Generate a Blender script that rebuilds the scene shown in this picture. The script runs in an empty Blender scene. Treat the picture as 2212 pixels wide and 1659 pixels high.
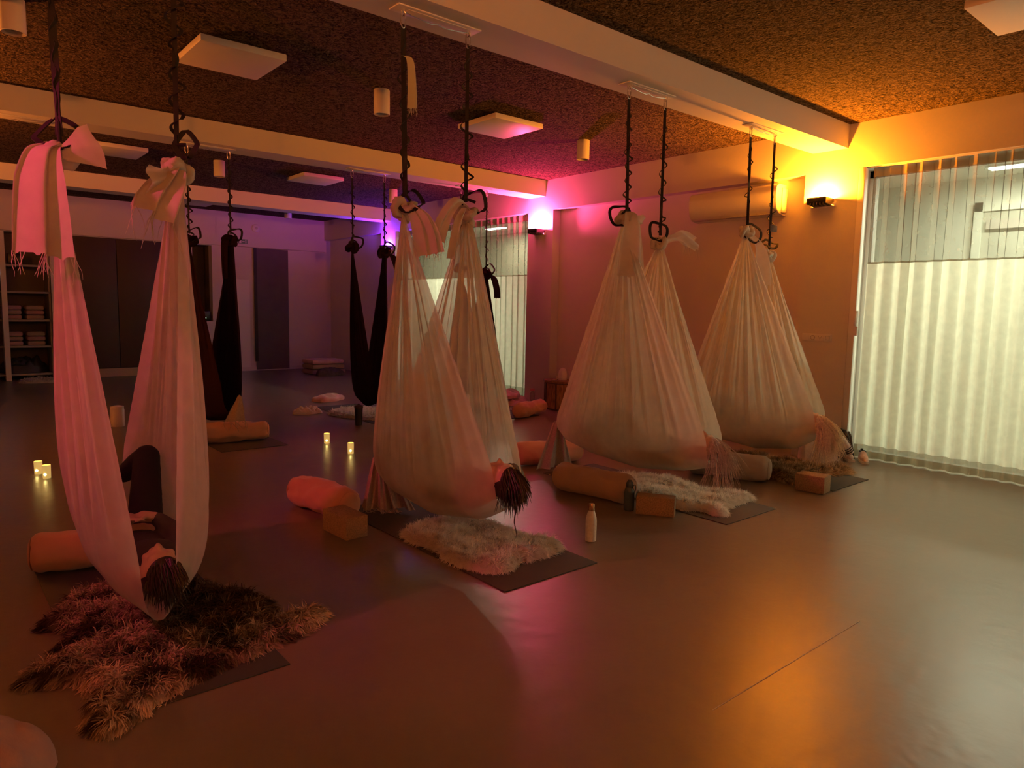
import bpy, bmesh, math, random
import numpy as np
from mathutils import Vector, Matrix, noise as mnoise
random.seed(7); rng = np.random.default_rng(7)
S = bpy.context.scene
COL = S.collection
PI = math.pi

# ------------------------------------------------------------------ camera
CAM_H = 1.45
def rot3(a, b, g):
    ca, sa, cb, sb, cg, sg = math.cos(a), math.sin(a), math.cos(b), math.sin(b), math.cos(g), math.sin(g)
    F = Vector((sa*cb, ca*cb, -sb)); Rr = Vector((ca, -sa, 0)); U = Rr.cross(F)
    return cg*Rr + sg*U, -sg*Rr + cg*U, F
r_, u_, f_ = rot3(math.radians(40.2435), math.radians(6.1476), math.radians(1.0942))
cam = bpy.data.cameras.new('camera'); cam_o = bpy.data.objects.new('camera', cam); COL.objects.link(cam_o)
cam.sensor_width = 36; cam.lens = 36*1519.88/2212; cam.clip_start = .05
M4 = Matrix((r_, u_, -f_)).transposed().to_4x4(); M4.translation = Vector((0, 0, CAM_H)); cam_o.matrix_world = M4
S.camera = cam_o

# ------------------------------------------------------------------ materials
MATS = {}
def nmat(name):
    m = bpy.data.materials.new(name); m.use_nodes = True; MATS[name] = m
    return m, m.node_tree.nodes, m.node_tree.links
def pbr(name, col, rough=.6, metal=0, noise=0, nscale=20, bump=0, bscale=60, emis=None, estr=0, spec=.5, coords='Object', stretch=None, sheen=0):
    m, N, L = nmat(name); b = N['Principled BSDF']
    b.inputs['Base Color'].default_value = (*col, 1); b.inputs['Roughness'].default_value = rough
    b.inputs['Metallic'].default_value = metal; b.inputs['Specular IOR Level'].default_value = spec
    if sheen: b.inputs['Sheen Weight'].default_value = sheen
    tc = N.new('ShaderNodeTexCoord'); src = tc.outputs[coords]
    if stretch:
        mp = N.new('ShaderNodeMapping'); mp.inputs['Scale'].default_value = stretch; L.new(src, mp.inputs[0]); src = mp.outputs[0]
    if noise:
        t = N.new('ShaderNodeTexNoise'); t.inputs['Scale'].default_value = nscale; t.inputs['Detail'].default_value = 5
        L.new(src, t.inputs[0])
        r = N.new('ShaderNodeValToRGB')
        r.color_ramp.elements[0].position = .3; r.color_ramp.elements[1].position = .7
        r.color_ramp.elements[0].color = (*[c*(1-noise) for c in col], 1); r.color_ramp.elements[1].color = (*[min(1, c*(1+noise)) for c in col], 1)
        L.new(t.outputs[0], r.inputs[0]); L.new(r.outputs[0], b.inputs['Base Color'])
    if bump:
        t = N.new('ShaderNodeTexNoise'); t.inputs['Scale'].default_value = bscale; t.inputs['Detail'].default_value = 4
        L.new(src, t.inputs[0])
        bp = N.new('ShaderNodeBump'); bp.inputs['Strength'].default_value = bump; bp.inputs['Distance'].default_value = .01
        L.new(t.outputs[0], bp.inputs['Height']); L.new(bp.outputs[0], b.inputs['Normal'])
    if emis:
        b.inputs['Emission Color'].default_value = (*emis, 1); b.inputs['Emission Strength'].default_value = estr
    return m
def cloth(name, col, trans=.35, clear=0., weave=0, wscale=900, noise=.06):
    m, N, L = nmat(name); N.remove(N['Principled BSDF']); out = N['Material Output']
    d = N.new('ShaderNodeBsdfDiffuse'); t = N.new('ShaderNodeBsdfTranslucent'); mx = N.new('ShaderNodeMixShader')
    tc = N.new('ShaderNodeTexCoord'); nz = N.new('ShaderNodeTexNoise'); nz.inputs['Scale'].default_value = 14; nz.inputs['Detail'].default_value = 6
    L.new(tc.outputs['Object'], nz.inputs[0])
    r = N.new('ShaderNodeValToRGB'); r.color_ramp.elements[0].position = .3; r.color_ramp.elements[1].position = .7
    r.color_ramp.elements[0].color = (*[c*(1-noise) for c in col], 1); r.color_ramp.elements[1].color = (*[min(1, c*(1+noise)) for c in col], 1)
    L.new(nz.outputs[0], r.inputs[0]); L.new(r.outputs[0], d.inputs[0]); L.new(r.outputs[0], t.inputs[0])
    mx.inputs[0].default_value = trans; L.new(d.outputs[0], mx.inputs[1]); L.new(t.outputs[0], mx.inputs[2])
    last = mx.outputs[0]
    if weave:
        n2 = N.new('ShaderNodeTexNoise'); n2.inputs['Scale'].default_value = wscale; L.new(tc.outputs['Object'], n2.inputs[0])
        bp = N.new('ShaderNodeBump'); bp.inputs['Strength'].default_value = weave; bp.inputs['Distance'].default_value = .003
        L.new(n2.outputs[0], bp.inputs['Height']); L.new(bp.outputs[0], d.inputs['Normal'])
    if clear:
        tr = N.new('ShaderNodeBsdfTransparent'); m2 = N.new('ShaderNodeMixShader'); m2.inputs[0].default_value = clear
        L.new(last, m2.inputs[1]); L.new(tr.outputs[0], m2.inputs[2]); last = m2.outputs[0]
    L.new(last, out.inputs[0])
    return m
def emit(name, col, s):
    m, N, L = nmat(name); N.remove(N['Principled BSDF'])
    e = N.new('ShaderNodeEmission'); e.inputs[0].default_value = (*col, 1); e.inputs[1].default_value = s
    L.new(e.outputs[0], N['Material Output'].inputs[0]); return m
def furmat(name, root, tip, tr=.35):
    m, N, L = nmat(name); N.remove(N['Principled BSDF'])
    a = N.new('ShaderNodeAttribute'); a.attribute_name = 'tint'
    r = N.new('ShaderNodeValToRGB'); r.color_ramp.elements[0].color = (*root, 1); r.color_ramp.elements[1].color = (*tip, 1)
    d = N.new('ShaderNodeBsdfDiffuse'); t = N.new('ShaderNodeBsdfTranslucent'); mx = N.new('ShaderNodeMixShader'); mx.inputs[0].default_value = tr
    L.new(a.outputs['Fac'], r.inputs[0]); L.new(r.outputs[0], d.inputs[0]); L.new(r.outputs[0], t.inputs[0])
    L.new(d.outputs[0], mx.inputs[1]); L.new(t.outputs[0], mx.inputs[2]); L.new(mx.outputs[0], N['Material Output'].inputs[0]); return m

pbr('wall_paint', (.66, .63, .60), .75, noise=.02, nscale=3, bump=.06, bscale=160)
pbr('beam_paint', (.70, .68, .64), .65, bump=.05, bscale=120)
pbr('white_plastic', (.74, .73, .70), .4)
pbr('white_metal', (.76, .75, .72), .45)
pbr('grey_seam', (.30, .28, .26), .6)
pbr('black_webbing', (.016, .014, .013), .75, bump=.2, bscale=500)
pbr('steel', (.75, .75, .74), .25, metal=1)
pbr('dark_metal', (.10, .09, .085), .4, metal=.6)
pbr('mat_rubber', (.050, .044, .042), .7, bump=.15, bscale=400)
pbr('cork', (.34, .23, .13), .8, noise=.35, nscale=140, bump=.2, bscale=200)
pbr('bolster_orange', (.58, .30, .19), .85, noise=.06, nscale=6, bump=.25, bscale=14, sheen=.3)
pbr('bolster_pink', (.56, .31, .27), .85, noise=.06, nscale=6, bump=.25, bscale=14, sheen=.3)
pbr('bolster_tan', (.40, .29, .22), .85, noise=.06, nscale=6, bump=.25, bscale=14, sheen=.3)
pbr('bolster_grey', (.36, .34, .29), .85, noise=.06, nscale=6, bump=.25, bscale=14, sheen=.3)
pbr('piping', (.20, .10, .07), .8)
pbr('skin', (.60, .40, .30), .5, noise=.05, nscale=30)
pbr('dark_shirt', (.055, .05, .046), .85, bump=.3, bscale=25)
pbr('light_shirt', (.42, .38, .34), .85, bump=.3, bscale=25)
pbr('black_trousers', (.012, .011, .012), .85, bump=.3, bscale=20)
pbr('olive_trousers', (.07, .08, .05), .85, bump=.3, bscale=20)
pbr('pink_fleece', (.62, .36, .36), .9, noise=.1, nscale=12, bump=.4, bscale=60, sheen=.4)
pbr('red_plaid', (.42, .12, .10), .9, noise=.5, nscale=18, bump=.3, bscale=60)
pbr('white_fleece', (.70, .64, .58), .9, noise=.08, nscale=14, bump=.5, bscale=70, sheen=.3)
pbr('grey_blanket', (.38, .33, .30), .9, noise=.08, nscale=14, bump=.4, bscale=90)
pbr('dark_wool', (.09, .06, .055), .9, noise=.3, nscale=20, bump=.4, bscale=60)
pbr('beige_knit', (.46, .34, .24), .9, noise=.15, nscale=120, bump=.5, bscale=300)
pbr('rose_knit', (.42, .33, .28), .9, noise=.12, nscale=90, bump=.5, bscale=240)
pbr('grey_wool', (.20, .19, .17), .9, noise=.15, nscale=90, bump=.5, bscale=240)
pbr('hair_dark', (.030, .017, .011), .45)
pbr('hair_blond', (.82, .70, .48), .5, noise=.3, nscale=60)
pbr('hair_ash', (.46, .42, .34), .5, noise=.3, nscale=60)
pbr('bottle_white', (.72, .69, .62), .35, noise=.12, nscale=60)
pbr('copper', (.75, .42, .22), .25, metal=1)
pbr('bottle_blue', (.045, .075, .10), .25)
pbr('tumbler_black', (.02, .018, .016), .35)
pbr('wood_table', (.30, .14, .07), .6, noise=.55, nscale=9, stretch=(8, 8, 1.2), bump=.15, bscale=40)
pbr('wood_top', (.24, .11, .055), .5, noise=.4, nscale=9, stretch=(2, 9, 2))
pbr('ceramic_white', (.76, .70, .66), .4)
pbr('brass', (.7, .5, .2), .3, metal=1)
pbr('shoe_pink', (.66, .50, .44), .6, noise=.1, nscale=30)
pbr('shoe_black', (.02, .02, .02), .6)
pbr('sole_white', (.7, .68, .64), .6)
pbr('jacket_pale', (.62, .54, .52), .8, noise=.08, nscale=10, bump=.5, bscale=18)
pbr('door_dark', (.10, .075, .085), .6, noise=.1, nscale=5)
pbr('wardrobe_dark', (.05, .03, .022), .55)
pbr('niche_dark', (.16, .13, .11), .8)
pbr('corridor_wall', (.74, .75, .68), .8)
pbr('corridor_floor', (.50, .50, .44), .5)
pbr('label_grey', (.50, .46, .42), .6)
pbr('shelf_white', (.30, .27, .25), .6)
pbr('folded_tan', (.36, .27, .20), .9, bump=.3, bscale=60)
pbr('folded_rose', (.40, .24, .23), .9, bump=.3, bscale=60)
pbr('sign_green', (.10, .25, .14), .5)
pbr('paper_tag', (.52, .58, .44), .8)
pbr('pink_cap', (.75, .25, .35), .4)
cloth('hammock_white', (.78, .72, .60), .50, .22, .1)
cloth('hammock_knot', (.74, .69, .60), .25, 0, .1)
cloth('hammock_dark', (.030, .014, .016), .12, 0)
cloth('curtain_opaque', (.80, .80, .70), .5, 0, .25, 260)
cloth('curtain_sheer', (.28, .24, .18), .4, .42)
cloth('curtain_hem', (.36, .31, .20), .35, .14)
cloth('clear_plastic', (.7, .6, .6), .5, .5)
emit('candle_flame', (1, .78, .24), 8)
emit('screen_light', (.55, .8, 1), 3)
emit('green_led', (.4, 1, .5), 6)
furmat('fur_white', (.80, .74, .64), (.95, .93, .86), .45)
furmat('fur_brown', (.040, .024, .016), (.92, .70, .50), .2)
furmat('fur_tan', (.10, .065, .04), (.80, .62, .40))
m, N, L = nmat('glass_thin'); N.remove(N['Principled BSDF'])
t = N.new('ShaderNodeBsdfTransparent'); t.inputs[0].default_value = (.95, .97, .95, 1); g = N.new('ShaderNodeBsdfGlossy'); g.inputs['Roughness'].default_value = .02
mx = N.new('ShaderNodeMixShader'); mx.inputs[0].default_value = .06
L.new(t.outputs[0], mx.inputs[1]); L.new(g.outputs[0], mx.inputs[2]); L.new(mx.outputs[0], N['Material Output'].inputs[0])
# candle glass: frosted, glowing from the flame inside
m, N, L = nmat('candle_glass'); b = N['Principled BSDF']; b.inputs['Base Color'].default_value = (.8, .65, .35, 1); b.inputs['Roughness'].default_value = .5
b.inputs['Emission Color'].default_value = (1, .66, .18, 1); b.inputs['Emission Strength'].default_value = .25
# ceiling: rough wood-wool spray
m, N, L = nmat('ceiling_spray'); b = N['Principled BSDF']; b.inputs['Roughness'].default_value = .95; b.inputs['Specular IOR Level'].default_value = .1
tc = N.new('ShaderNodeTexCoord')
n1 = N.new('ShaderNodeTexNoise'); n1.inputs['Scale'].default_value = 30; n1.inputs['Detail'].default_value = 4; n1.inputs['Roughness'].default_value = .6; n1.inputs['Distortion'].default_value = 1.6
v1 = N.new('ShaderNodeTexVoronoi'); v1.inputs['Scale'].default_value = 42
L.new(tc.outputs['Object'], n1.inputs[0]); L.new(tc.outputs['Object'], v1.inputs[0])
ma = N.new('ShaderNodeMath'); ma.operation = 'MULTIPLY_ADD'; ma.inputs[1].default_value = .45
L.new(v1.outputs['Distance'], ma.inputs[0]); L.new(n1.outputs[0], ma.inputs[2])
bp = N.new('ShaderNodeBump'); bp.inputs['Strength'].default_value = 1.0; bp.inputs['Distance'].default_value = .11
L.new(ma.outputs[0], bp.inputs['Height']); L.new(bp.outputs[0], b.inputs['Normal'])
r = N.new('ShaderNodeValToRGB'); r.color_ramp.elements[0].position = .40; r.color_ramp.elements[1].position = .58
r.color_ramp.elements[0].color = (.030, .020, .013, 1); r.color_ramp.elements[1].color = (.24, .17, .11, 1)
L.new(n1.outputs[0], r.inputs[0]); L.new(r.outputs[0], b.inputs['Base Color'])
# floor: satin linoleum
m, N, L = nmat('floor_lino'); b = N['Principled BSDF']; b.inputs['Specular IOR Level'].default_value = 1.0
tc = N.new('ShaderNodeTexCoord')
n1 = N.new('ShaderNodeTexNoise'); n1.inputs['Scale'].default_value = 2.2; n1.inputs['Detail'].default_value = 6
n2 = N.new('ShaderNodeTexNoise'); n2.inputs['Scale'].default_value = 9; n2.inputs['Detail'].default_value = 3
for n in (n1, n2): L.new(tc.outputs['Object'], n.inputs[0])
r = N.new('ShaderNodeValToRGB'); r.color_ramp.elements[0].position = .3; r.color_ramp.elements[1].position = .7
r.color_ramp.elements[0].color = (.175, .138, .10, 1); r.color_ramp.elements[1].color = (.205, .162, .12, 1)
L.new(n1.outputs[0], r.inputs[0]); L.new(r.outputs[0], b.inputs['Base Color'])
mr = N.new('ShaderNodeMapRange'); mr.inputs['To Min'].default_value = .29; mr.inputs['To Max'].default_value = .35
L.new(n1.outputs[0], mr.inputs[0]); L.new(mr.outputs[0], b.inputs['Roughness'])
bp = N.new('ShaderNodeBump'); bp.inputs['Strength'].default_value = .12; bp.inputs['Distance'].default_value = .02
L.new(n2.outputs[0], bp.inputs['Height']); L.new(bp.outputs[0], b.inputs['Normal'])

# ------------------------------------------------------------------ helpers
class MB:
    def __init__(s): s.v = []; s.f = []; s.att = None
    def add(s, vs, fs):
        o = len(s.v); s.v.extend([tuple(p) for p in vs]); s.f.extend([tuple(i+o for i in f) for f in fs]); return s
    def box(s, lo, hi, bev=0, rz=0, c=None):
        bm = bmesh.new(); bmesh.ops.create_cube(bm, size=1)
        d = [hi[i]-lo[i] for i in range(3)]; m_ = [(hi[i]+lo[i])/2 for i in range(3)]
        for v in bm.verts: v.co = Vector([v.co[i]*d[i] for i in range(3)])
        if bev: bmesh.ops.bevel(bm, geom=bm.edges[:], offset=min(bev, min(d)*.45), segments=2, affect='EDGES', profile=.5)
        R = Matrix.Rotation(rz, 3, 'Z')
        for v in bm.verts: v.co = R @ v.co + Vector(m_)
        s.bm(bm); return s
    def bm(s, bm):
        bm.verts.index_update(); s.add([v.co[:] for v in bm.verts], [[v.index for v in f.verts] for f in bm.faces]); bm.free(); return s
    def lathe(s, prof, c, n=28, axis=None, cap=True):
        """prof: (radius, height) pairs from bottom to top"""
        vs, fs = [], []
        A = axis or Matrix.Identity(3); c = Vector(c)
        for r, h in prof:
            for k in range(n):
                a = 2*PI*k/n; vs.append((c + A @ Vector((r*math.cos(a), r*math.sin(a), h)))[:])
        for i in range(len(prof)-1):
            for k in range(n): fs.append((i*n+k, i*n+(k+1) % n, (i+1)*n+(k+1) % n, (i+1)*n+k))
        if cap:
            fs.append(tuple(range(n))[::-1]); fs.append(tuple((len(prof)-1)*n+k for k in range(n)))
        return s.add(vs, fs)
    def tube(s, pts, r, n=8, closed=False, flat=1.0, up=(0, 0, 1)):
        """tube along pts; r number or list; flat squashes one axis (webbing)"""
        pts = [Vector(p) for p in pts]; K = len(pts); rr = r if isinstance(r, (list, tuple)) else [r]*K
        vs, fs = [], []; pu = Vector(up)
        for i in range(K):
            a = pts[(i-1) % K] if (closed or i > 0) else pts[i]; b_ = pts[(i+1) % K] if (closed or i < K-1) else pts[i]
            t_ = (b_-a); t_ = t_.normalized() if t_.length > 1e-9 else Vector((0, 0, 1))
            x = t_.cross(pu)
            if x.length < 1e-4: x = t_.cross(Vector((1, 0, 0)))
            x.normalize(); y = x.cross(t_).normalized()
            if closed or i: pu = y
            else: pu = y
            for k in range(n):
                q = 2*PI*k/n; vs.append((pts[i] + x*(rr[i]*math.cos(q)) + y*(rr[i]*flat*math.sin(q)))[:])
        for i in range(K if closed else K-1):
            j = (i+1) % K
            for k in range(n): fs.append((i*n+k, i*n+(k+1) % n, j*n+(k+1) % n, j*n+k))
        if not closed: fs.append(tuple(range(n))[::-1]); fs.append(tuple((K-1)*n+k for k in range(n)))
        return s.add(vs, fs)
    def band(s, pts, w, th, wdir):
        """flat webbing ribbon along pts: width w in direction wdir, thickness th"""
        pts = [Vector(p) for p in pts]; K = len(pts); vs, fs = [], []
        for i in range(K):
            t_ = (pts[min(i+1, K-1)]-pts[max(i-1, 0)]).normalized()
            wd = Vector(wdir(i) if callable(wdir) else wdir); wd = (wd - t_*wd.dot(t_)).normalized(); nn = t_.cross(wd)
            for a, b_ in ((-1, -1), (1, -1), (1, 1), (-1, 1)): vs.append((pts[i]+wd*(a*w/2)+nn*(b_*th/2))[:])
        for i in range(K-1):
            for k in range(4): fs.append((i*4+k, i*4+(k+1) % 4, i*4+4+(k+1) % 4, i*4+4+k))
        fs.append((3, 2, 1, 0)); fs.append(tuple((K-1)*4+k for k in range(4)))
        return s.add(vs, fs)
    def ball(s, c, r, sub=2, sc=(1, 1, 1), rot=None):
        bm = bmesh.new(); bmesh.ops.create_icosphere(bm, subdivisions=sub, radius=1)
        for v in bm.verts:
            q = Vector((v.co.x*sc[0]*r, v.co.y*sc[1]*r, v.co.z*sc[2]*r)); v.co = (rot @ q if rot else q) + Vector(c)
        return s.bm(bm)
    def cap(s, a, b, ra, rb):
        a, b = Vector(a), Vector(b); n = max(2, int((b-a).length/(min(ra, rb)*.45))+1)
        for i in range(n+1):
            q = i/n; s.ball(a.lerp(b, q), ra+(rb-ra)*q, 2)
        return s
    def grid(s, fn, nu, nv, closed_u=False):
        """fn(u, v) -> point"""
        vs = [fn(i/(nu-1), j/(nv-1)) for j in range(nv) for i in range(nu)]
        fs = [(j*nu+i, j*nu+i+1, (j+1)*nu+i+1, (j+1)*nu+i) for j in range(nv-1) for i in range(nu-1)]
        return s.add(vs, fs)
    def build(s, name, mat, parent=None, origin=None, smooth=True, angle=None):
        me = bpy.data.meshes.new(name); root = (0, 0, 0)
        if parent is not None:
            p = parent; root = Vector(p['_org'])
        elif origin is not None: root = Vector(origin)
        root = Vector(root); vv = np.array(s.v, dtype=float) - np.array(root)
        me.from_pydata(vv.tolist(), [], s.f); me.update()
        if smooth:
            me.polygons.foreach_set('use_smooth', [True]*len(me.polygons))
            try: me.set_sharp_from_angle(angle=math.radians(angle or 40))
            except Exception: pass
        o = bpy.data.objects.new(name, me); COL.objects.link(o)
        if mat: me.materials.append(MATS[mat])
        o['_org'] = list(root)
        if parent is not None: o.parent = parent
        else: o.location = root
        return o
ALL = []
def tag(o, label, cat, group=None, kind=None):
    o['label'] = label; o['category'] = cat
    if group: o['group'] = group
    if kind: o['kind'] = kind
    return o
def thing(name, label, cat, loc, group=None):
    o = bpy.data.objects.new(name, None); COL.objects.link(o); o.location = loc; o['_org'] = list(loc); o.empty_display_size = .05
    return tag(o, label, cat, group)
def struct(mb, name, mat, smooth=False, label=None):
    o = mb.build(name, mat, None, None, smooth); o['kind'] = 'structure'
    return o
def B(lo, hi, bev=0): return MB().box(lo, hi, bev)
def nz(*p): return mnoise.noise(Vector((*p, 0, 0)[:3]))
def sstep(a, b, x):
    t_ = max(0, min(1, (x-a)/(b-a))); return t_*t_*(3-2*t_)
def interp(tab, x):
    for i in range(len(tab)-1):
        if x <= tab[i+1][0]:
            a, b = tab[i], tab[i+1]; q = max(0, (x-a[0])/(b[0]-a[0])); q = q*q*(3-2*q)*.5+q*.5
            return [a[k]+(b[k]-a[k])*q for k in range(1, len(a))]
    return list(tab[-1][1:])

# ------------------------------------------------------------------ room
XW, XL, YB, YF, ZC = 7.2, -1.45, 15.22, -2.6, 3.33
struct(B((XL-.2, YF-.2, -.1), (7.45, YB+.9, 0)), 'floor', 'floor_lino')
struct(B((XL-.2, YF-.2, ZC), (7.45, YB+.9, ZC+.1)), 'ceiling', 'ceiling_spray')
def beam(n, y0, y1):
    struct(B((XL, y0, 3.10), (XW, y1, ZC+.02)), n, 'beam_paint')
beam('beam_near', 3.385, 3.75); beam('beam_middle', 7.82, 8.19); beam('beam_far', 12.27, 12.64); beam('beam_behind', -1.07, -.70)
# right side: lintel band, columns, recessed wall
struct(B((XW, YF, 2.895), (7.75, YB, ZC+.02)), 'lintel_right', 'wall_paint')
for i, (a, b_) in enumerate(((3.265, 3.815), (7.65, 8.20), (12.10, 12.65), (-1.2, -.6))):
    struct(B((XW, a, 0), (7.55, b_, 2.895)), 'column_%s' % ('near', 'middle', 'far', 'behind')[i], 'wall_paint')
struct(B((7.35, 3.815, 0), (7.55, 7.65, 2.895)), 'wall_right', 'wall_paint')
struct(B((7.35, 12.65, 0), (7.55, YB, 2.895)), 'wall_right_far', 'wall_paint')
struct(B((7.335, 3.815, 0), (7.35, 7.65, .07)), 'baseboard_right', 'white_plastic')
# left and rear walls
struct(B((XL-.2, YF, 0), (XL, YB+.8, ZC)), 'wall_left', 'wall_paint')
struct(B((XL-.2, YF-.2, 0), (7.75, YF, ZC)), 'wall_behind', 'wall_paint')
# back wall with shelf niche (X 0.2-1.90), dark panel (2.1-3.83), hatch (4.3-4.72)
struct(B((XL, YB, 0), (.2, YB+.2, ZC)), 'wall_back_left', 'wall_paint')
struct(B((.2, YB, 2.62), (7.4, YB+.2, ZC)), 'wall_back_upper', 'wall_paint')
struct(B((1.90, YB-.02, 0), (2.12, YB+.2, 2.62)), 'wall_back_post', 'wall_paint')
struct(B((3.83, YB, 0), (4.34, YB+.2, 2.62)), 'wall_back_panel', 'wall_paint')
struct(B((4.34, YB, 0), (4.72, YB+.2, 1.06)), 'wall_back_low', 'wall_paint')
struct(B((4.72, YB, 0), (7.4, YB+.2, 2.62)), 'wall_back', 'wall_paint')
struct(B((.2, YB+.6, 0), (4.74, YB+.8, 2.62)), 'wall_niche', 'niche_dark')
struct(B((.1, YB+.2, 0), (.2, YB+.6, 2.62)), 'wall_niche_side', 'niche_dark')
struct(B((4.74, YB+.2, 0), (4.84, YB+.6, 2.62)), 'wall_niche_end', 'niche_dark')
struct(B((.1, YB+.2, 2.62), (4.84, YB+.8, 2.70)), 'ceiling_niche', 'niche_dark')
struct(B((1.1, YB-.10, 2.63), (XW, YB, 2.88)), 'trim_back', 'wall_paint')
struct(B((1.16, YB-.03, 0), (1.24, YB+.2, 2.62)), 'trim_shelf', 'wall_paint')
# dark sliding panel and door on the back wall
wr = thing('wardrobe', 'wide dark brown wardrobe front on the back wall beside the open shelves', 'wardrobe', (2.97, YB+.2, 0))
B((2.13, YB+.03, 0), (3.82, YB+.59, 2.62)).build('carcass', 'wardrobe_dark', wr, smooth=False)
for k in range(2): B((2.135+k*.84, YB-.015, .17), (2.965+k*.84, YB+.03, 2.6), .004).build('door', 'wardrobe_dark', wr)
B((2.13, YB-.02, .0), (3.82, YB+.03, .16), .004).build('plinth', 'folded_tan', wr)
d1 = struct(B((5.60, YB-.03, .02), (6.33, YB, 2.62), .003), 'door_1', 'door_dark')
o = B((5.57, YB-.05, .2), (5.63, YB-.029, 2.62)).build('door_seam', 'shoe_black', d1, smooth=False)
d2 = struct(B((5.02, YB-.015, .05), (5.48, YB, 1.95), .003), 'door_2', 'white_plastic')
struct(B((4.72, YB-.02, 0), (7.2, YB, .08)), 'baseboard_back', 'wall_paint')
# open shelf unit in the niche, folded blankets on it
sh = thing('shelf_unit', 'open built in shelf unit in the niche at the far left of the back wall', 'shelf', (1.05, YB+.3, 0))
for z in (.08, .58, 1.05, 1.55, 2.02): B((.22, YB+.02, z), (1.88, YB+.58, z+.035)).build('shelf', 'shelf_white', sh, smooth=False)
for x in (.22, 1.86): B((x, YB+.02, .0), (x+.03, YB+.58, 2.05)).build('side_panel', 'shelf_white', sh, smooth=False)
k = 0
for z, mt, lab in ((1.085, 'folded_tan', 'tan'), (.615, 'folded_rose', 'rose')):
    for x in (1.32, 1.66):
        for q in range(3):
            o = B((x-.15, YB+.08, z+q*.085), (x+.13, YB+.48, z+q*.085+.08), .03).build('folded_blanket', 'folded_tan' if (q+k) % 2 else 'folded_rose', None, (x, YB+.3, z+q*.085))
            tag(o, '%s folded blanket of the %s shelf\'s %s stack in the niche' % (('bottom', 'middle', 'top')[q], ('upper', 'lower')[z < 1], ('left', 'right')[x > 1.5]), 'blanket', 'folded blankets in the shelf niche')
        k += 1
def crumple(c, rx, ry, h, seed, rz=0, amp=.35, fr=7, power=.45, n=44):
    """low crumpled heap of cloth with an underside"""
    mb = MB(); cs, sn = math.cos(rz), math.sin(rz); top = []
    def P(u, v, up):
        a = 2*PI*u; rr = v*(1+.22*nz(math.cos(a)*1.7+seed, math.sin(a)*1.7, seed*.7)); x, y = math.cos(a)*rr*rx, math.sin(a)*rr*ry
        e = max(0, 1-v**2.2)**power
        f_ = 1 + amp*(abs(nz(x*fr+seed, y*fr, seed))*2-.7) + amp*.4*nz(x*fr*3, y*fr*3, seed+4)
        z = c[2]+.003 + (h*e*f_ if up else 0)
        return (c[0]+x*cs-y*sn, c[1]+x*sn+y*cs, max(z, c[2]+.003))
    mb.grid(lambda u, v: P(u, v, 1), 60, n); mb.grid(lambda u, v: P(1-u, v, 0), 60, 3)
    return mb
tag(crumple((1.45, YB+.3, .115), .36, .22, .30, 3.1).build('dark_blanket', 'shoe_black', None, (1.45, YB+.3, .115)), 'black crumpled blanket on the lowest shelf of the niche', 'blanket')
tag(B((1.28, YB+.06, 2.055), (1.50, YB+.3, 2.25), .03).build('speaker_box', 'tumbler_black', None, (1.4, YB+.2, 2.055)), 'small black box on the top shelf of the niche', 'box')
t = thing('tablet', 'small lit screen standing at the left end of the shelf niche', 'screen', (1.12, YB-.02, 1.585))
B((1.02, YB-.0, 1.60), (1.15, YB+.02, 2.02), .004).build('case', 'tumbler_black', t); B((1.03, YB-.004, 1.86), (1.14, YB, 1.95)).build('display', 'screen_light', t, smooth=False); B((1.0, YB-.02, 1.585), (1.17, YB+.05, 1.60)).build('foot', 'tumbler_black', t)
# hatch with speaker
hs = thing('ledge_speaker', 'small black speaker with a green light on the ledge in the back wall hatch', 'speaker', (4.55, YB+.1, 1.06))
B((4.45, YB+.02, 1.06), (4.68, YB+.16, 1.28), .03).build('body', 'tumbler_black', hs); MB().ball((4.575, YB+.018, 1.13), .009, 1).build('indicator_light', 'green_led', hs)
sd = thing('smoke_detector', 'round white smoke detector high on the back wall', 'smoke detector', (5.64, YB, 3.04))
AX = Matrix.Rotation(PI/2, 3, 'X')
MB().lathe([(.085, 0), (.085, .02), (.07, .035), (.03, .045)], (5.64, YB, 3.04), 24, AX).build('body', 'white_plastic', sd); MB().lathe([(.03, .045), (.025, .055)], (5.64, YB, 3.04), 16, AX).build('vent', 'label_grey', sd)
es = thing('exit_sign', 'small exit pictogram sign on the pale band of the back wall', 'sign', (5.32, YB-.1, 2.73))
B((5.23, YB-.112, 2.69), (5.42, YB-.10, 2.78)).build('plate', 'sign_green', es, smooth=False)
pm = MB().box((5.245, YB-.115, 2.70), (5.29, YB-.112, 2.77)); pm.box((5.31, YB-.115, 2.725), (5.36, YB-.112, 2.74)); pm.box((5.375, YB-.115, 2.70), (5.395, YB-.112, 2.765)); pm.ball((5.385, YB-.114, 2.772), .008, 1)
pm.build('pictogram', 'white_plastic', es, smooth=False)

# ------------------------------------------------------------------ corridor behind the curtains
struct(B((7.75, YF-1, -.1), (9.3, YB, 0)), 'floor_corridor', 'corridor_floor'); struct(B((7.45, YF, -.1), (7.75, YB, 0)), 'floor_threshold', 'corridor_floor')
struct(B((9.2, YF-1, 0), (9.3, YB, 3.1)), 'wall_corridor', 'corridor_wall'); struct(B((7.75, YF-1, 3.0), (9.3, YB, 3.1)), 'ceiling_corridor', 'corridor_wall')
struct(B((7.55, 3.5, 0), (7.75, 7.9, 3.0)), 'wall_corridor_inner', 'corridor_wall'); struct(B((7.55, 12.4, 0), (7.75, YB, 3.0)), 'wall_corridor_far', 'corridor_wall')
struct(B((7.75, YB-.1, 0), (9.2, YB, 3.0)), 'wall_corridor_end', 'corridor_wall'); struct(B((7.75, YF-1, 0), (9.2, YF-.9, 3.0)), 'wall_corridor_front', 'corridor_wall')
pbr('door_brown', (.16, .14, .105), .6)
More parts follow.
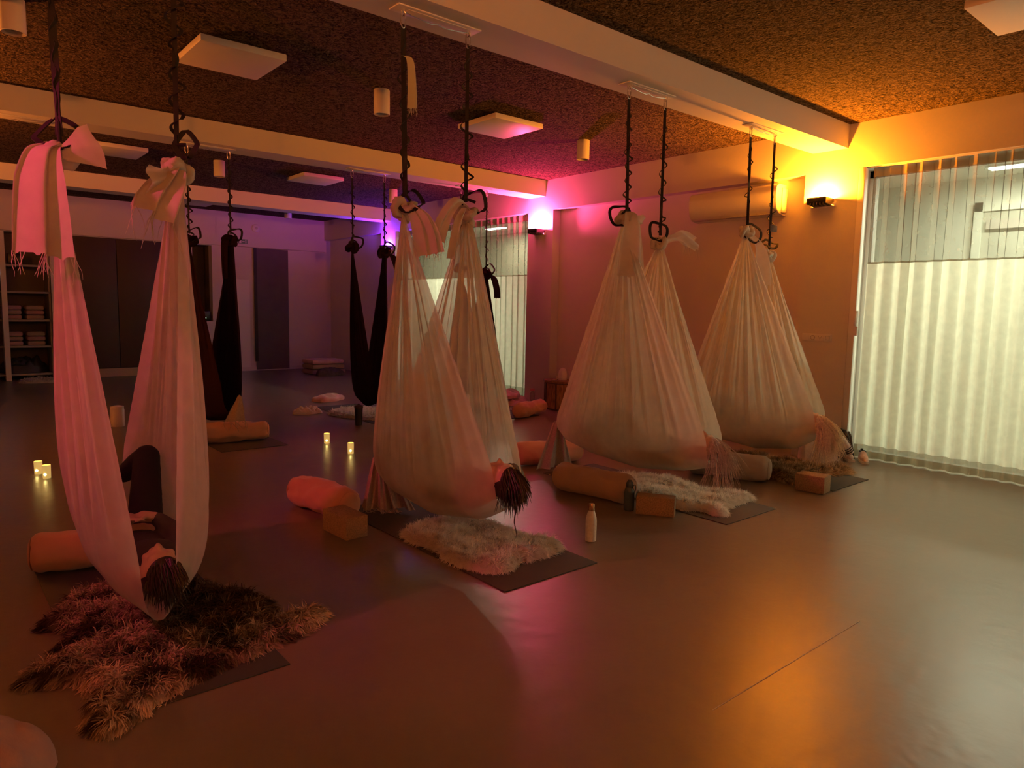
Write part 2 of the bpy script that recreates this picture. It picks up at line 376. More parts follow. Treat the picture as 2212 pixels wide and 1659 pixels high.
d4 = struct(B((9.16, 9.3, 0), (9.2, 12.2, 2.93), .004), 'door_4', 'door_brown'); B((9.14, 10.72, .95), (9.16, 10.78, 1.25), .01).build('door_handle', 'steel', d4)
d3 = struct(B((9.17, 1.2, 0), (9.2, 2.75, 2.62), .004), 'door_3', 'corridor_floor')
for nm, lo, hi in (('door_frame', (9.14, 2.75, 0), (9.2, 2.83, 2.72)), ('door_frame', (9.14, 1.12, 0), (9.2, 1.2, 2.72)), ('door_frame', (9.14, 1.12, 2.62), (9.2, 2.83, 2.72)), ('door_closer', (9.12, 1.3, 2.42), (9.17, 2.7, 2.52))):
    B(lo, hi).build(nm, 'label_grey' if nm == 'door_closer' else 'corridor_wall', d3, smooth=False)
def corridor_lamp(x, y, lab, pw, hl=.6):
    t = thing('strip_light', lab, 'lamp', (x, y, 3.0), 'strip lights in the corridor')
    B((x-.08, y-hl-.02, 2.95), (x+.08, y+hl+.02, 3.005), .01).build('housing', 'white_metal', t)
    B((x-.06, y-hl, 2.935), (x+.06, y+hl, 2.95), .005).build('diffuser', 'tube_glow', t)
    ld = bpy.data.lights.new('strip_light_lamp', 'AREA'); ld.shape = 'RECTANGLE'; ld.size = .12; ld.size_y = hl*2; ld.energy = pw; ld.color = (1, 1, .73)
    lo_ = bpy.data.objects.new('strip_light_lamp', ld); COL.objects.link(lo_); lo_.parent = t; lo_.location = (0, 0, -.07)
emit('tube_glow', (.95, 1, .82), 9)
CORR = 54
corridor_lamp(8.42, 1.9, 'lit strip light on the corridor ceiling behind the near curtain', CORR)
corridor_lamp(8.42, -.9, 'strip light on the corridor ceiling, out beyond the right edge of the near curtain', CORR)
corridor_lamp(8.5, 10.6, 'lit strip light on the corridor ceiling behind the far curtain', CORR*1.25, .25)
# windows: frames with glass
def window(n, y0, y1, px):
    fr = MB()
    for a, b_ in ((y0, y0+.07), (y1-.07, y1), ((y0+y1)/2-.04, (y0+y1)/2+.04)): fr.box((px, a, 0), (px+.08, b_, 2.895), .004)
    fr.box((px, y0, 2.82), (px+.08, y1, 2.895)); fr.box((px, y0, 0), (px+.08, y1, .05))
    w = struct(fr, 'window_%d' % n, 'white_metal', True)
    B((px+.035, y0+.06, .05), (px+.043, y1-.06, 2.83)).build('window_glass', 'glass_thin', w, smooth=False)
    return w
w1 = window(1, -.6, 3.265, 7.45); w2 = window(2, 8.20, 12.10, 7.45)
struct(B((7.2, 3.20, 0), (7.27, 3.265, 2.895), .004), 'trim_1', 'white_metal', True)
h = MB().box((7.19, 3.17, 1.24), (7.22, 3.21, 1.33), .006); h.build('window_lock', 'white_plastic', w1)
h = MB().tube([(7.18, 3.185, 1.34), (7.165, 3.185, 1.36), (7.165, 3.185, 1.46), (7.18, 3.185, 1.48)], .016, 10); h.box((7.175, 3.17, 1.33), (7.20, 3.20, 1.49), .006); h.build('window_handle', 'white_plastic', w1)
# ------------------------------------------------------------------ curtains
def curtain(y0, y1, xc, n, zs, lab, seed):
    t = thing('curtain', lab, 'curtain', (xc, (y0+y1)/2, 0), 'pleated curtains along the right wall')
    rnd = random.Random(seed); ph = [rnd.uniform(-.9, .9) for _ in range(n+3)]; am = [rnd.uniform(.7, 1.2) for _ in range(n+3)]
    def P(u, z, sf=1.0):
        q = u*n; i = min(int(q), n); f_ = q-i; f_ = f_*f_*(3-2*f_)
        p = (ph[i]*(1-f_)+ph[i+1]*f_)*(1-.3*z/2.9); a_ = am[i]*(1-f_)+am[i+1]*f_
        th = 2*PI*q+p
        return (xc+.030*a_*(math.sin(th)+.12*math.sin(3*th))+.003*nz(u*40, z*2, seed), y0+(y1-y0)*u+sf*.0165*a_*math.sin(2*th)+.008*nz(u*25, z*1.1, seed+9), z)
    nu = n*24+1
    def panel(nm, z0, z1, mat, nv, sf0, sf1):
        mb = MB(); mb.grid(lambda u, v: P(u, z0+(z1-z0)*v, sf0+(sf1-sf0)*v), nu, nv)
        mb.build(nm, mat, t, angle=180)
    panel('sheer_panel', 1.965, 2.86, 'curtain_sheer', 10, .95, 1.15); panel('opaque_panel', zs, 1.965, 'curtain_opaque', 16, .40, .75)
    panel('hem', .012, zs, 'curtain_hem', 5, .38, .40)
    def tape(nm, z0, z1, sf):
        mb = MB(); mb.grid(lambda u, v: (lambda p: (p[0]-.003, p[1], p[2]))(P(u, z0+(z1-z0)*v, sf)), nu, 2); mb.build(nm, 'curtain_hem', t, angle=180)
    tape('seam_tape', 1.956, 1.972, .95); tape('header_tape', 2.80, 2.885, 1.15)
curtain(-.55, 3.16, 7.29, 26, .14, 'near curtain of pale cloth with a sheer top, right of the orange lit column', 5)
curtain(8.23, 12.05, 7.29, 27, .2, 'far curtain of pale cloth with a sheer top, left of the pink lit column', 8)
for n_, y0, y1 in ((2, -.6, 3.265), (3, 8.2, 12.1)): struct(B((7.24, y0, 2.885), (7.34, y1, 2.897)), 'trim_%d' % n_, 'white_metal')

# ------------------------------------------------------------------ lights: sconces
def sconce(x, y, z, col, pw, lab, d=-1, lift=.014, aim=None):
    t = thing('wall_sconce', lab, 'wall lamp', (x, y, z), 'coloured wall sconces on the columns')
    X = lambda a: x+d*a
    bx = MB().box((min(X(0), X(.02)), y-.13, z-.06), (max(X(0), X(.02)), y+.13, z-.02), .004); bx.build('wall_plate', 'white_metal', t)
    mb = MB(); rows = ((.0, .095, -.045), (.10, .095, -.03), (.155, .096, 0), (.168, .10, .026))
    vs, fs = [], []
    for dx, hw, dz in rows:
        vs += [(X(dx), y-hw, z+dz), (X(dx), y+hw, z+dz), (X(dx), y+hw, z+dz-.012), (X(dx), y-hw, z+dz-.012)]
    for i in range(3):
        for k in range(4): fs.append((i*4+k, i*4+(k+1) % 4, i*4+4+(k+1) % 4, i*4+4+k))
    fs += [(3, 2, 1, 0), (12, 13, 14, 15)]
    mb.add(vs, fs)
    for q in (-1, 1): mb.box((min(X(.0), X(.165)), y+q*.098-.004, z-.04), (max(X(.0), X(.165)), y+q*.098+.004, z+.022), .002)
    mb.build('tray', 'dark_metal', t, smooth=False)
    mb = MB()
    for k in range(5): mb.box((min(X(.06), X(.15)), y-.066+k*.033-.006, z-.052), (max(X(.06), X(.15)), y-.066+k*.033+.006, z-.025), .002)
    mb.build('heat_sink', 'dark_metal', t)
    mn = 'bulb_' + lab.split()[0]; emit(mn, col, 60)
    MB().ball((X(.05), y, z+.016), .018, 2, (1, 1.8, .6)).build('bulb', mn, t)
    ld = bpy.data.lights.new('sconce_lamp', 'SPOT' if aim else 'POINT'); ld.energy = pw; ld.color = col; ld.shadow_soft_size = .10 if aim else .03
    lo_ = bpy.data.objects.new('sconce_lamp', ld); COL.objects.link(lo_); lo_.parent = t; lo_.location = (d*(.19 if aim else .095), 0, lift)
    if aim:
        ld.spot_size = math.radians(60); ld.spot_blend = .8; lo_.rotation_euler = (Vector(aim)-Vector((x+d*.19, y, z+lift))).to_track_quat('-Z', 'Y').to_euler()
AMB, PNK, VIO, RED = (1, .26, .010), (1, .055, .20), (.26, .03, 1), (1, .23, .035)
sconce(XW, 3.60, 2.60, AMB, 270, 'amber wall sconce on the column right of the air conditioner')
sconce(XW, 7.92, 2.60, PNK, 175, 'pink wall sconce on the column right of the far curtain')
sconce(XW, 12.32, 2.60, VIO, 35, 'violet wall sconce on the far column behind the dark hammocks')
sconce(XL, 8.0, 2.60, (1, .24, .03), 380, 'orange wall sconce on the left wall under the middle beam', 1)
sconce(XL, 3.56, 2.60, (1, .05, .16), 90, 'rose unseen sconce with added spot on the left wall under the near beam', 1, .16, (.5, 3.5, 1.6))  # rose source out of view; spot added, aimed at the left hammock
sconce(XL, -.9, 2.60, RED, 450, 'red fill lamp added as a sconce on the left wall behind the viewer', 1)  # unseen lamp added for the red-orange fill
sconce(XW, -.9, 2.60, (1, .26, .012), 28, 'gold fill lamp added as a sconce on the column behind the viewer')  # added out of view for a little more warm fill

# ------------------------------------------------------------------ wall and ceiling fittings
ac = thing('air_conditioner', 'white split air conditioner high on the wall left of the amber sconce', 'air conditioner', (7.35, 4.66, 2.5))
prof = [(7.35, 2.84), (7.19, 2.84), (7.145, 2.81), (7.135, 2.74), (7.14, 2.64), (7.165, 2.57), (7.21, 2.53), (7.30, 2.515), (7.35, 2.515)]
mb = MB(); ys = (4.10, 5.22)
vs = [(x, y, z) for y in ys for x, z in prof]; k = len(prof)
fs = [(i, i+1, k+i+1, k+i) for i in range(k-1)] + [tuple(range(k))[::-1], tuple(range(k, 2*k))]; mb.add(vs, fs)
mb.build('body', 'white_plastic', ac, angle=50)
B((7.25, 4.085, 2.535), (7.345, 4.10, 2.80), .006).build('side_cover', 'white_plastic', ac); B((7.17, 4.16, 2.523), (7.30, 5.16, 2.531), .002).build('outlet_flap', 'label_grey', ac)
B((7.138, 4.12, 2.725), (7.141, 5.20, 2.729)).build('panel_gap', 'grey_seam', ac, smooth=False)
sw = thing('switch_panel', 'row of white switches with circle, tick and square marks on the column', 'switch', (XW, 3.58, 1.21))
B((XW-.008, 3.42, 1.165), (XW, 3.74, 1.245), .003).build('cover_plate', 'white_plastic', sw)
for k in range(4): B((XW-.014, 3.43+k*.078, 1.172), (XW-.007, 3.43+k*.078+.066, 1.238), .003).build('rocker', 'white_plastic', sw)
mk = lambda k: 3.463+k*.078
c_ = [(XW-.0155, mk(2)+.022*math.cos(2*PI*i/24), 1.205+.022*math.sin(2*PI*i/24)) for i in range(24)]
MB().tube(c_, .0022, 6, True, up=(1, 0, 0)).build('circle_mark', 'grey_seam', sw)
MB().tube([(XW-.0155, mk(1)+.016, 1.222), (XW-.0155, mk(1), 1.188), (XW-.0155, mk(1)-.016, 1.222)], .0022, 6, up=(1, 0, 0)).build('tick_mark', 'grey_seam', sw)
MB().tube([(XW-.0155, mk(0)+a*.02, 1.205+b_*.02) for a, b_ in ((-1, -1), (1, -1), (1, 1), (-1, 1))], .0022, 6, True, up=(1, 0, 0)).build('square_mark', 'grey_seam', sw)
def ceil_panel(x, y, lab, w=.62, l=.62):
    t = thing('ceiling_panel', lab, 'ceiling panel', (x, y, ZC), 'square white panels under the ceiling')
    B((x-w/2, y-l/2, 3.265), (x+w/2, y+l/2, 3.315), .006).build('panel', 'white_metal', t)
    for a in (-1, 1): B((x+a*w*.3-.02, y-.2, 3.315), (x+a*w*.3+.02, y+.2, ZC)).build('mount_rail', 'steel', t, smooth=False)
ceil_panel(1.93, 5.65, 'white square ceiling panel nearest the left foreground hammock'); ceil_panel(4.66, 5.77, 'white square ceiling panel between the near and middle beams, at the centre')
ceil_panel(1.98, 10.0, 'white square ceiling panel beyond the middle beam, on the left'); ceil_panel(4.62, 10.05, 'white square ceiling panel beyond the middle beam, above the dark hammocks')
ceil_panel(5.16, 1.34, 'white square ceiling panel in front of the near beam, top right'); ceil_panel(4.05, 14.0, 'dim square ceiling panel beyond the far beam')
def spot(x, y, lab):
    t = thing('ceiling_spotlight', lab, 'ceiling spotlight', (x, y, ZC), 'cylinder spotlights on the ceiling')
    MB().lathe([(.066, 3.12), (.07, 3.124), (.07, 3.325), (.066, ZC)], (x, y, 0), 32, cap=False).build('housing', 'white_plastic', t)
    MB().lathe([(.066, 3.121), (.05, 3.13), (.047, 3.15), (.02, 3.17)], (x, y, 0), 32, cap=False).build('reflector', 'label_grey', t); MB().ball((x, y, 3.145), .022, 2, (1, 1, .6)).build('lens', 'steel', t)
spot(3.23, 5.66, 'white cylinder spotlight beside the strap of the centre hammock'); spot(5.81, 5.71, 'white cylinder spotlight in front of the lintel, right of the centre panel')
spot(.57, 5.62, 'white cylinder spotlight at the top left corner'); spot(3.2, 9.91, 'white cylinder spotlight beyond the middle beam, left of the dim panel')
spot(6.04, 10.22, 'white cylinder spotlight beyond the middle beam, behind the centre hammock knot'); spot(5.7, 13.65, 'violet tinted cylinder spotlight beyond the far beam')

# ------------------------------------------------------------------ hammocks
BZ = 3.10
def mount(x0, x1, y, lab):
    t = thing('beam_mount', lab, 'mount', ((x0+x1)/2, y, BZ), 'hammock mounts under the beams')
    B((x0-.06, y-.055, BZ-.008), (x1+.06, y+.055, BZ), .002).build('plate', 'white_metal', t)
    B((x0+.02, y-.03, BZ-.011), (x1-.02, y+.03, BZ-.0075), .002).build('slot', 'beam_paint', t)
    for x in (x0, x1): MB().tube([(x, y+.018*math.cos(2*PI*i/14), BZ-.02+.018*math.sin(2*PI*i/14)) for i in range(14)], .004, 6, True, up=(1, 0, 0)).build('ring', 'steel', t)
    w = [(x0+(x1-x0)*i/12, y-.01, BZ-.02-.02*math.sin(PI*i/12)*(1 if i != 6 else .3)) for i in range(13)]
    MB().tube(w, .0025, 6).build('wire', 'steel', t)
def strap(x, y, xe, ye, ze, seed, lab, ring=(0, 0), rr=.075, wig=.055, ringtilt=.5, thick=.022, tag_=None):
    """black webbing strap from the mount ring down to the knot"""
    rnd = random.Random(seed)
    t = thing('hanging_strap', lab, 'strap', (x, y, BZ), 'black webbing straps holding the hammocks')
    cz = BZ-.06
    MB().tube([(x+.016*math.cos(2*PI*i/18), y, cz+.045*math.sin(2*PI*i/18)) for i in range(18)], .0045, 8, True, up=(0, 1, 0)).build('carabiner', 'steel', t)
    z0 = cz-.03; n = 40
    P = lambda q: Vector((x+(xe-x)*q, y+(ye-y)*q, z0+(ze-z0)*q))
    vd = Vector((.84, -.55, 0))
    MB().band([P(i/n) for i in range(n+1)], thick, .004, lambda i: vd if seed % 2 else vd+Vector((.5*math.sin(i*.3), .5*math.cos(i*.3), 0))).build('webbing', 'black_webbing', t)
    pts = []; k = rnd.uniform(6.5, 8.5); n2 = 130
    for i in range(n2+1):
        q = .08+.86*i/n2; a = wig*(.35+.65*abs(nz(q*5, seed)))*(1 if nz(q*3.1+seed, 4.2) > -.25 else .25)*min(1, (q-.05)*6)*min(1, (.97-q)*8)
        th = 2*PI*k*q+seed
        pts.append(P(q)+vd*(a*math.sin(th)+.003)+Vector((0, 0, 0))+Vector((.55, .84, 0))*(a*.6*math.cos(th)))
    MB().band(pts, .016, .004, lambda i: (.75, .3, .55)).build('daisy_chain', 'black_webbing', t)
    # hand loop at the lower end
    c = Vector((xe, ye, ze)) + vd*ring[0] + Vector((0, 0, ring[1])); ct, st = math.cos(ringtilt), math.sin(ringtilt)
    lp = [c + vd*(rr*math.cos(2*PI*i/30)*(1+.08*math.sin(2*PI*i/30+seed)+.05*math.sin(6*PI*i/30+seed*2))) + Vector((.55, .84, 0))*(rr*st*math.sin(2*PI*i/30)) + Vector((0, 0, 1))*(rr*ct*1.15*math.sin(2*PI*i/30)+.01*math.sin(6*PI*i/30+seed)) for i in range(31)]
    MB().band(lp, .022, .006, lambda i: (.84+.3*math.sin(i*.4), -.2, .35)).build('hand_loop', 'black_webbing', t)
    MB().tube([(xe, ye, ze+.06), (xe, ye, ze+.02), c[:] if (c-Vector((xe, ye, ze))).length > .03 else (xe, ye, ze-.03)], .009, 8).build('knotted_end', 'black_webbing', t)
    return t
def knot_mesh(c, r, seed, sc=(1, 1, 1.15)):
    mb = MB(); c = Vector(c); rnd = random.Random(seed); R = Matrix.Rotation(rnd.uniform(0, 3), 3, 'Z') @ Matrix.Rotation(rnd.uniform(-.6, .6), 3, 'X')
    pts = []
    for i in range(60):
        a = 2*PI*i/60; p = Vector((math.sin(a)+1.7*math.sin(2*a), math.cos(a)-1.7*math.cos(2*a), -1.25*math.sin(3*a)))*r*.33
        p = R @ p; pts.append(c+Vector((p.x*sc[0], p.y*sc[1], p.z*sc[2])))
    mb.tube(pts, r*.37, 16, True)
    mb.ball(c, r*.60, 3, sc)
    v = np.array(mb.v)
    for i, p in enumerate(mb.v):
        n_ = .16*r*nz(p[0]*45, p[1]*45, p[2]*30+seed)+.10*r*nz(p[0]*110, p[1]*110, p[2]*60+seed); d = Vector(p)-c; mb.v[i] = tuple(Vector(p)+d.normalized()*n_)
    return mb
def tail_mesh(path, widths, wdir, folds, seed, amp=.02, nrm=(.5, -.85, 0), ragged=.015, nu=40, nv=30):
    """loose cloth end: pleated strip following path"""
    path = [Vector(p) for p in path]; wd = Vector(wdir).normalized(); nn = Vector(nrm).normalized(); K = len(path)-1
    def fn(u, v):
        q = v*K; i = min(int(q), K-1); f_ = q-i
        p0, p1, p2, p3 = path[max(i-1, 0)], path[i], path[i+1], path[min(i+2, K)]
        p = .5*((2*p1)+(p2-p0)*f_+(2*p0-5*p1+4*p2-p3)*f_*f_+(3*p1-p0-3*p2+p3)*f_**3)
        w = widths[i]*(1-f_)+widths[i+1]*f_
        s_ = u-.5
        a = amp*(.4+.6*v)*(math.sin(folds*2*PI*u+seed+1.5*v)+.5*math.sin(folds*5.3*u+seed*2+v))
        e = ragged*nz(u*14, seed)*(v > .96)
        return (p + wd*(w*s_) + nn*a + Vector((0, 0, -1))*max(0, e)*2)[:]
    return MB().grid(fn, nu, nv), [fn(i/24, 1) for i in range(25)]
def fringe_mesh(edge, ln, seed, n=16, r=.0014):
    mb = MB(); rnd = random.Random(seed)
    for k in range(n):
        i = rnd.randrange(len(edge)); p = Vector(edge[i]); l = ln*rnd.uniform(.25, 1.0)
        pts = [p]; d = Vector((rnd.uniform(-.4, .4), rnd.uniform(-.4, .4), -1))
        for j in range(5):
            d = (d+Vector((rnd.uniform(-.35, .35), rnd.uniform(-.35, .35), -.35))).normalized(); pts.append(pts[-1]+d*l/5)
        mb.tube(pts, [r*1.3, r*1.2, r, r, r*.8, r*.5], 4)
    return mb
def hammock(name, L_, R_, prof, seed, label, mat='hammock_white', kmat='hammock_knot', kr=.055, tails=(), nv=150, ns=64, fold=.03, group='white hammocks under the near beam', endw=.5):
    """L_, R_: the two knots; prof rows: v, y, zbottom, half width, side height, centre x.  v=0 feet end, 1 head end."""
    L_, R_ = Vector(L_), Vector(R_)
    t = thing('hammock', label, 'hammock', (prof[len(prof)//2][5], prof[len(prof)//2][1], prof[len(prof)//2][2]), group)
    rnd = random.Random(seed); F = [(rnd.uniform(5, 9), rnd.uniform(0, 6.3), 1.0), (rnd.uniform(11, 16), rnd.uniform(0, 6.3), .7), (rnd.uniform(20, 28), rnd.uniform(0, 6.3), .5), (rnd.uniform(34, 46), rnd.uniform(0, 6.3), .25)]
    rows = []
    na = 20
    for j in range(nv):
        v = j/(nv-1); y, zb, w, hh, xc = interp(prof, v)
        pL = Vector((xc-w, y, zb+hh)); pR = Vector((xc+w, y, zb+hh))
        line = []
        def panel(K, p, sd):
            out = []
            st = K + Vector(((v-.5)*.03*sd, (v-.5)*-.05, -.04)) + Vector((.012*math.sin(9*v*PI+sd), 0, .012*math.cos(9*v*PI)))
            for i in range(ns):
                q = i/ns
                pt = st.lerp(p, q)
                # side panels belly outwards where the body presses against them
                pt.x += sd*.02*math.sin(PI*v)*q*q*(1-q)*3
                a = fold*(q**.75)*(1-q)**.55*2.0
                dv = sum(m_*math.sin(fr_*PI*v*2+ph+sd*1.3+.5*q) for fr_, ph, m_ in F)
                edge = min(1, v*9, (1-v)*9)
                pt.x += a*.55*dv*edge; pt.y += a*.25*math.cos(F[1][0]*2*PI*v+ph_(sd))*edge*.6
                out.append(pt)
            return out
        ph_ = lambda sd: F[2][1]+sd
        line += panel(L_, pL, -1)
        for i in range(na+1):
            a = PI*i/na; ca, sa = math.cos(a), math.sin(a)
            line.append(Vector((xc-w*math.copysign(abs(ca)**.8, ca), y, zb+hh*(1-sa**.85))))
        line += panel(R_, pR, 1)[::-1]
        rows.append(line)
    arr = np.array([[p[:] for p in l] for l in rows])
    # relax along the loop so panels run smoothly into the bottom
    for _ in range(6):
        lo_, hi_ = ns-16, ns+na+17
        a2 = arr.copy(); a2[:, lo_:hi_] = .5*arr[:, lo_:hi_]+.25*(arr[:, lo_-1:hi_-1]+arr[:, lo_+1:hi_+1]); arr = a2
    # ragged selvedge at both open edges
    K = arr.shape[1]
    for i in range(K):
        e = .006*nz(i*.9, seed, 1.)+.006*nz(i*.33, seed, 2.)
        arr[0, i, 1] += e; arr[-1, i, 1] += e
    mb = MB(); V = arr.reshape(-1, 3).tolist()
    fs = [(j*K+i, j*K+i+1, (j+1)*K+i+1, (j+1)*K+i) for j in range(nv-1) for i in range(K-1)]
    mb.add(V, fs); mb.build('sling', mat, t, angle=120)
    for s_, c in enumerate((L_, R_)): knot_mesh(c, kr, seed+s_).build('knot', kmat, t)
    for tl in tails:
        m_, edge = tail_mesh(*tl['a'], **tl.get('k', {})); o = m_.build('tail', kmat, t, angle=120)
        if tl.get('fr'): fringe_mesh(edge, tl['fr'], seed+5, tl.get('n', 16)).build('fringe', kmat, o)['kind'] = 'stuff'
    return t
YA = 3.565
SPEC = [('left', .74, .49, 2.08, .97, 2.10), ('centre', 2.42, 2.17, 2.02, 2.62, 2.04), ('third', 4.31, 4.09, 2.13, 4.515, 1.99), ('right', 5.94, 5.725, 2.16, 6.13, 2.02)]
def white_prof(xc, yf, yh, zl, dz=0, wm=.27, headx=0, hw=.10, hz=.36, fz=.34):
    L = yh-yf
    return [(0, yf, fz, .05, .12, xc), (.10, yf+.10*L, fz-.08, .14, .22, xc), (.30, yf+.31*L, zl+.035, wm*.96, .30, xc), (.62, yf+.62*L, zl, wm, .28, xc+headx*.3), (.85, yf+.86*L, zl+.05, wm*.80, .28, xc+headx*.8), (1, yh, hz, hw, .22, xc+headx)]
ax = (.84, -.55, 0)
# left foreground hammock
P1 = [(0, 4.28, .43, .09, .2, .74), (.14, 4.12, .35, .2, .28, .74), (.4, 3.82, .24, .25, .32, .74), (.65, 3.5, .165, .255, .33, .74), (.85, 3.2, .155, .225, .36, .73), (1, 2.95, .175, .065, .24, .68)]
hammock('hammock', (.49, YA, 2.05), (.955, YA, 2.05), P1, 11,
        'white hammock nearest the viewer at left, over the big brown fur rug', kr=.066, tails=[
    dict(a=([(.48, YA-.04, 2.09), (.43, YA-.10, 2.05), (.405, YA-.15, 1.93), (.40, YA-.17, 1.78), (.40, YA-.17, 1.63)], [.05, .13, .18, .19, .19, .19], (.85, -.5, -.12), 1.6, 2), k=dict(amp=.03), fr=.12, n=22),
    dict(a=([(.50, YA-.06, 2.05), (.54, YA-.09, 2.065), (.585, YA-.11, 2.085), (.625, YA-.12, 2.09)], [.05, .10, .16, .19, .19], (-.34, .1, .95), .9, 4), k=dict(amp=.022, ragged=0)),
    dict(a=([(.95, YA-.05, 2.06), (.905, YA-.10, 2.0), (.855, YA-.13, 1.93), (.83, YA-.14, 1.88), (.815, YA-.14, 1.83)], [.06, .13, .18, .20, .20], (.70, -.5, -.5), 2.2, 1), k=dict(amp=.026), fr=.18, n=18),
    dict(a=([(.93, YA-.05, 2.02), (.87, YA-.10, 1.99), (.81, YA-.13, 1.98)], [.05, .10, .13], (.1, 0, 1), 1.2, 3), k=dict(amp=.02, ragged=0))])
# centre hammock
hammock('hammock', (2.175, YA, 2.0), (2.625, YA, 2.01), white_prof(2.42, 4.25, 2.90, .19, headx=.02, fz=.35, hz=.34), 23, 'white hammock in the centre, hung over the white fur rug and a brown cork block', kr=.066, tails=[
    dict(a=([(2.18, YA-.06, 2.02), (2.22, YA-.10, 1.96), (2.25, YA-.12, 1.87), (2.275, YA-.12, 1.75)], [.06, .12, .14, .15], (.8, -.55, .2), 2.6, 2), k=dict(amp=.02), fr=.05),
    dict(a=([(2.60, YA-.05, 2.05), (2.50, YA-.10, 2.08), (2.41, YA-.12, 2.01), (2.35, YA-.13, 1.91), (2.33, YA-.13, 1.84)], [.05, .055, .06, .08, .08], (.7, -.4, -.7), 1.3, 5), k=dict(amp=.016), fr=.03),
    dict(a=([(2.55, YA-.08, 2.04), (2.48, YA-.13, 1.97), (2.44, YA-.15, 1.86), (2.41, YA-.16, 1.73)], [.035, .05, .055, .055], (.85, -.5, -.1), 1.1, 3), k=dict(amp=.014))])
# third hammock
hammock('hammock', (4.085, YA, 2.13), (4.515, YA, 1.98), white_prof(4.31, 4.42, 2.86, .215, headx=.03, wm=.27, fz=.38, hz=.33), 37, 'white hammock third from the left, in front of the bare wall by the wooden table', kr=.06, tails=[
    dict(a=([(4.09, YA-.04, 2.18), (4.09, YA-.08, 2.13), (4.09, YA-.10, 1.9), (4.09, YA-.11, 1.70)], [.05, .13, .19, .22], (.84, -.55, -.06), 1.3, 2), k=dict(amp=.022), fr=.04, n=4),
    dict(a=([(4.10, YA-.05, 2.13), (4.15, YA-.09, 2.12), (4.19, YA-.1, 2.13)], [.05, .07, .07], (0, .1, 1), 1., 2), k=dict(amp=.01, ragged=0)),
    dict(a=([(4.52, YA-.04, 2.0), (4.60, YA-.07, 2.025), (4.67, YA-.10, 2.045), (4.74, YA-.12, 2.02), (4.81, YA-.14, 1.985)], [.07, .055, .09, .12, .11], (.12, .1, 1), 1.2, 3), k=dict(amp=.02), fr=.03, n=6),
    dict(a=([(4.68, YA-.09, 2.01), (4.72, YA-.11, 1.985), (4.74, YA-.12, 1.96)], [.11, .15, .15], (.8, -.5, -.25), 1.2, 6), k=dict(amp=.01), fr=.09, n=22)])
# right hammock
hammock('hammock', (5.725, YA, 2.17), (6.13, YA, 1.99), white_prof(5.94, 4.32, 2.89, .19, headx=.03, wm=.265, fz=.38, hz=.36), 51, 'white hammock furthest right, below the air conditioner beside the orange lit column', fold=.036, kr=.062, tails=[
    dict(a=([(5.75, YA-.04, 2.14), (5.81, YA-.09, 2.05), (5.85, YA-.11, 1.90), (5.87, YA-.12, 1.70)], [.05, .08, .12, .13], (.84, -.5, 0), .8, 2), k=dict(amp=.012))])
for nm, xc, xl, zl, xr, zr in SPEC:
    lab = {'left': 'white hammock nearest the viewer', 'centre': 'centre white hammock', 'third': 'third white hammock', 'right': 'right hand white hammock'}[nm]
    mount(xl, xr, YA, 'white beam mount above the %s' % lab)
    k = {'left': 1, 'centre': 2, 'third': 3, 'right': 4}[nm]
    a, b_ = {'left': ((-.01, .01), (.04, .02)), 'centre': ((.03, -.02), (.06, .0)), 'third': ((-.05, -.03), (-.02, .03)), 'right': ((.05, -.05), (.0, .02))}[nm]
    strap(xl, YA, xl+.01, YA-.01, zl+.05, k*2, 'left black strap of the %s' % lab, a, .085 if nm == 'left' else .075, ringtilt=.8 if k in (1, 2) else .35, wig=.02 if nm == 'left' else .055, thick=.03 if k < 3 else .024)
    strap(xr, YA, xr-.01, YA-.01, zr+.05, k*2+1, 'right black strap of the %s' % lab, b_, .05 if nm == 'left' else .07, ringtilt=1.1 if nm == 'right' else .35, wig=.07)
# cloth strip knotted to the left strap of the centre hammock
t = thing('cloth_strip', 'torn pale green cloth strip tied to the left strap of the centre hammock', 'cloth', (2.2, YA-.02, 2.82))
m_, e_ = tail_mesh([(2.155, YA-.02, 2.84), (2.19, YA-.04, 2.82), (2.20, YA-.05, 2.70), (2.205, YA-.05, 2.56)], [.02, .035, .045, .055], ax, .8, 3, amp=.008)
m_.build('strip', 'paper_tag', t, angle=120); fringe_mesh(e_, .05, 3, 8).build('fringe', 'paper_tag', t)['kind'] = 'stuff'
t = thing('paper_label', 'small dark tag on the right strap of the right hand white hammock', 'tag', (6.12, YA-.03, 2.22))
MB().box((6.06, YA-.045, 2.20), (6.18, YA-.04, 2.26), .001).build('card', 'dark_wool', t)

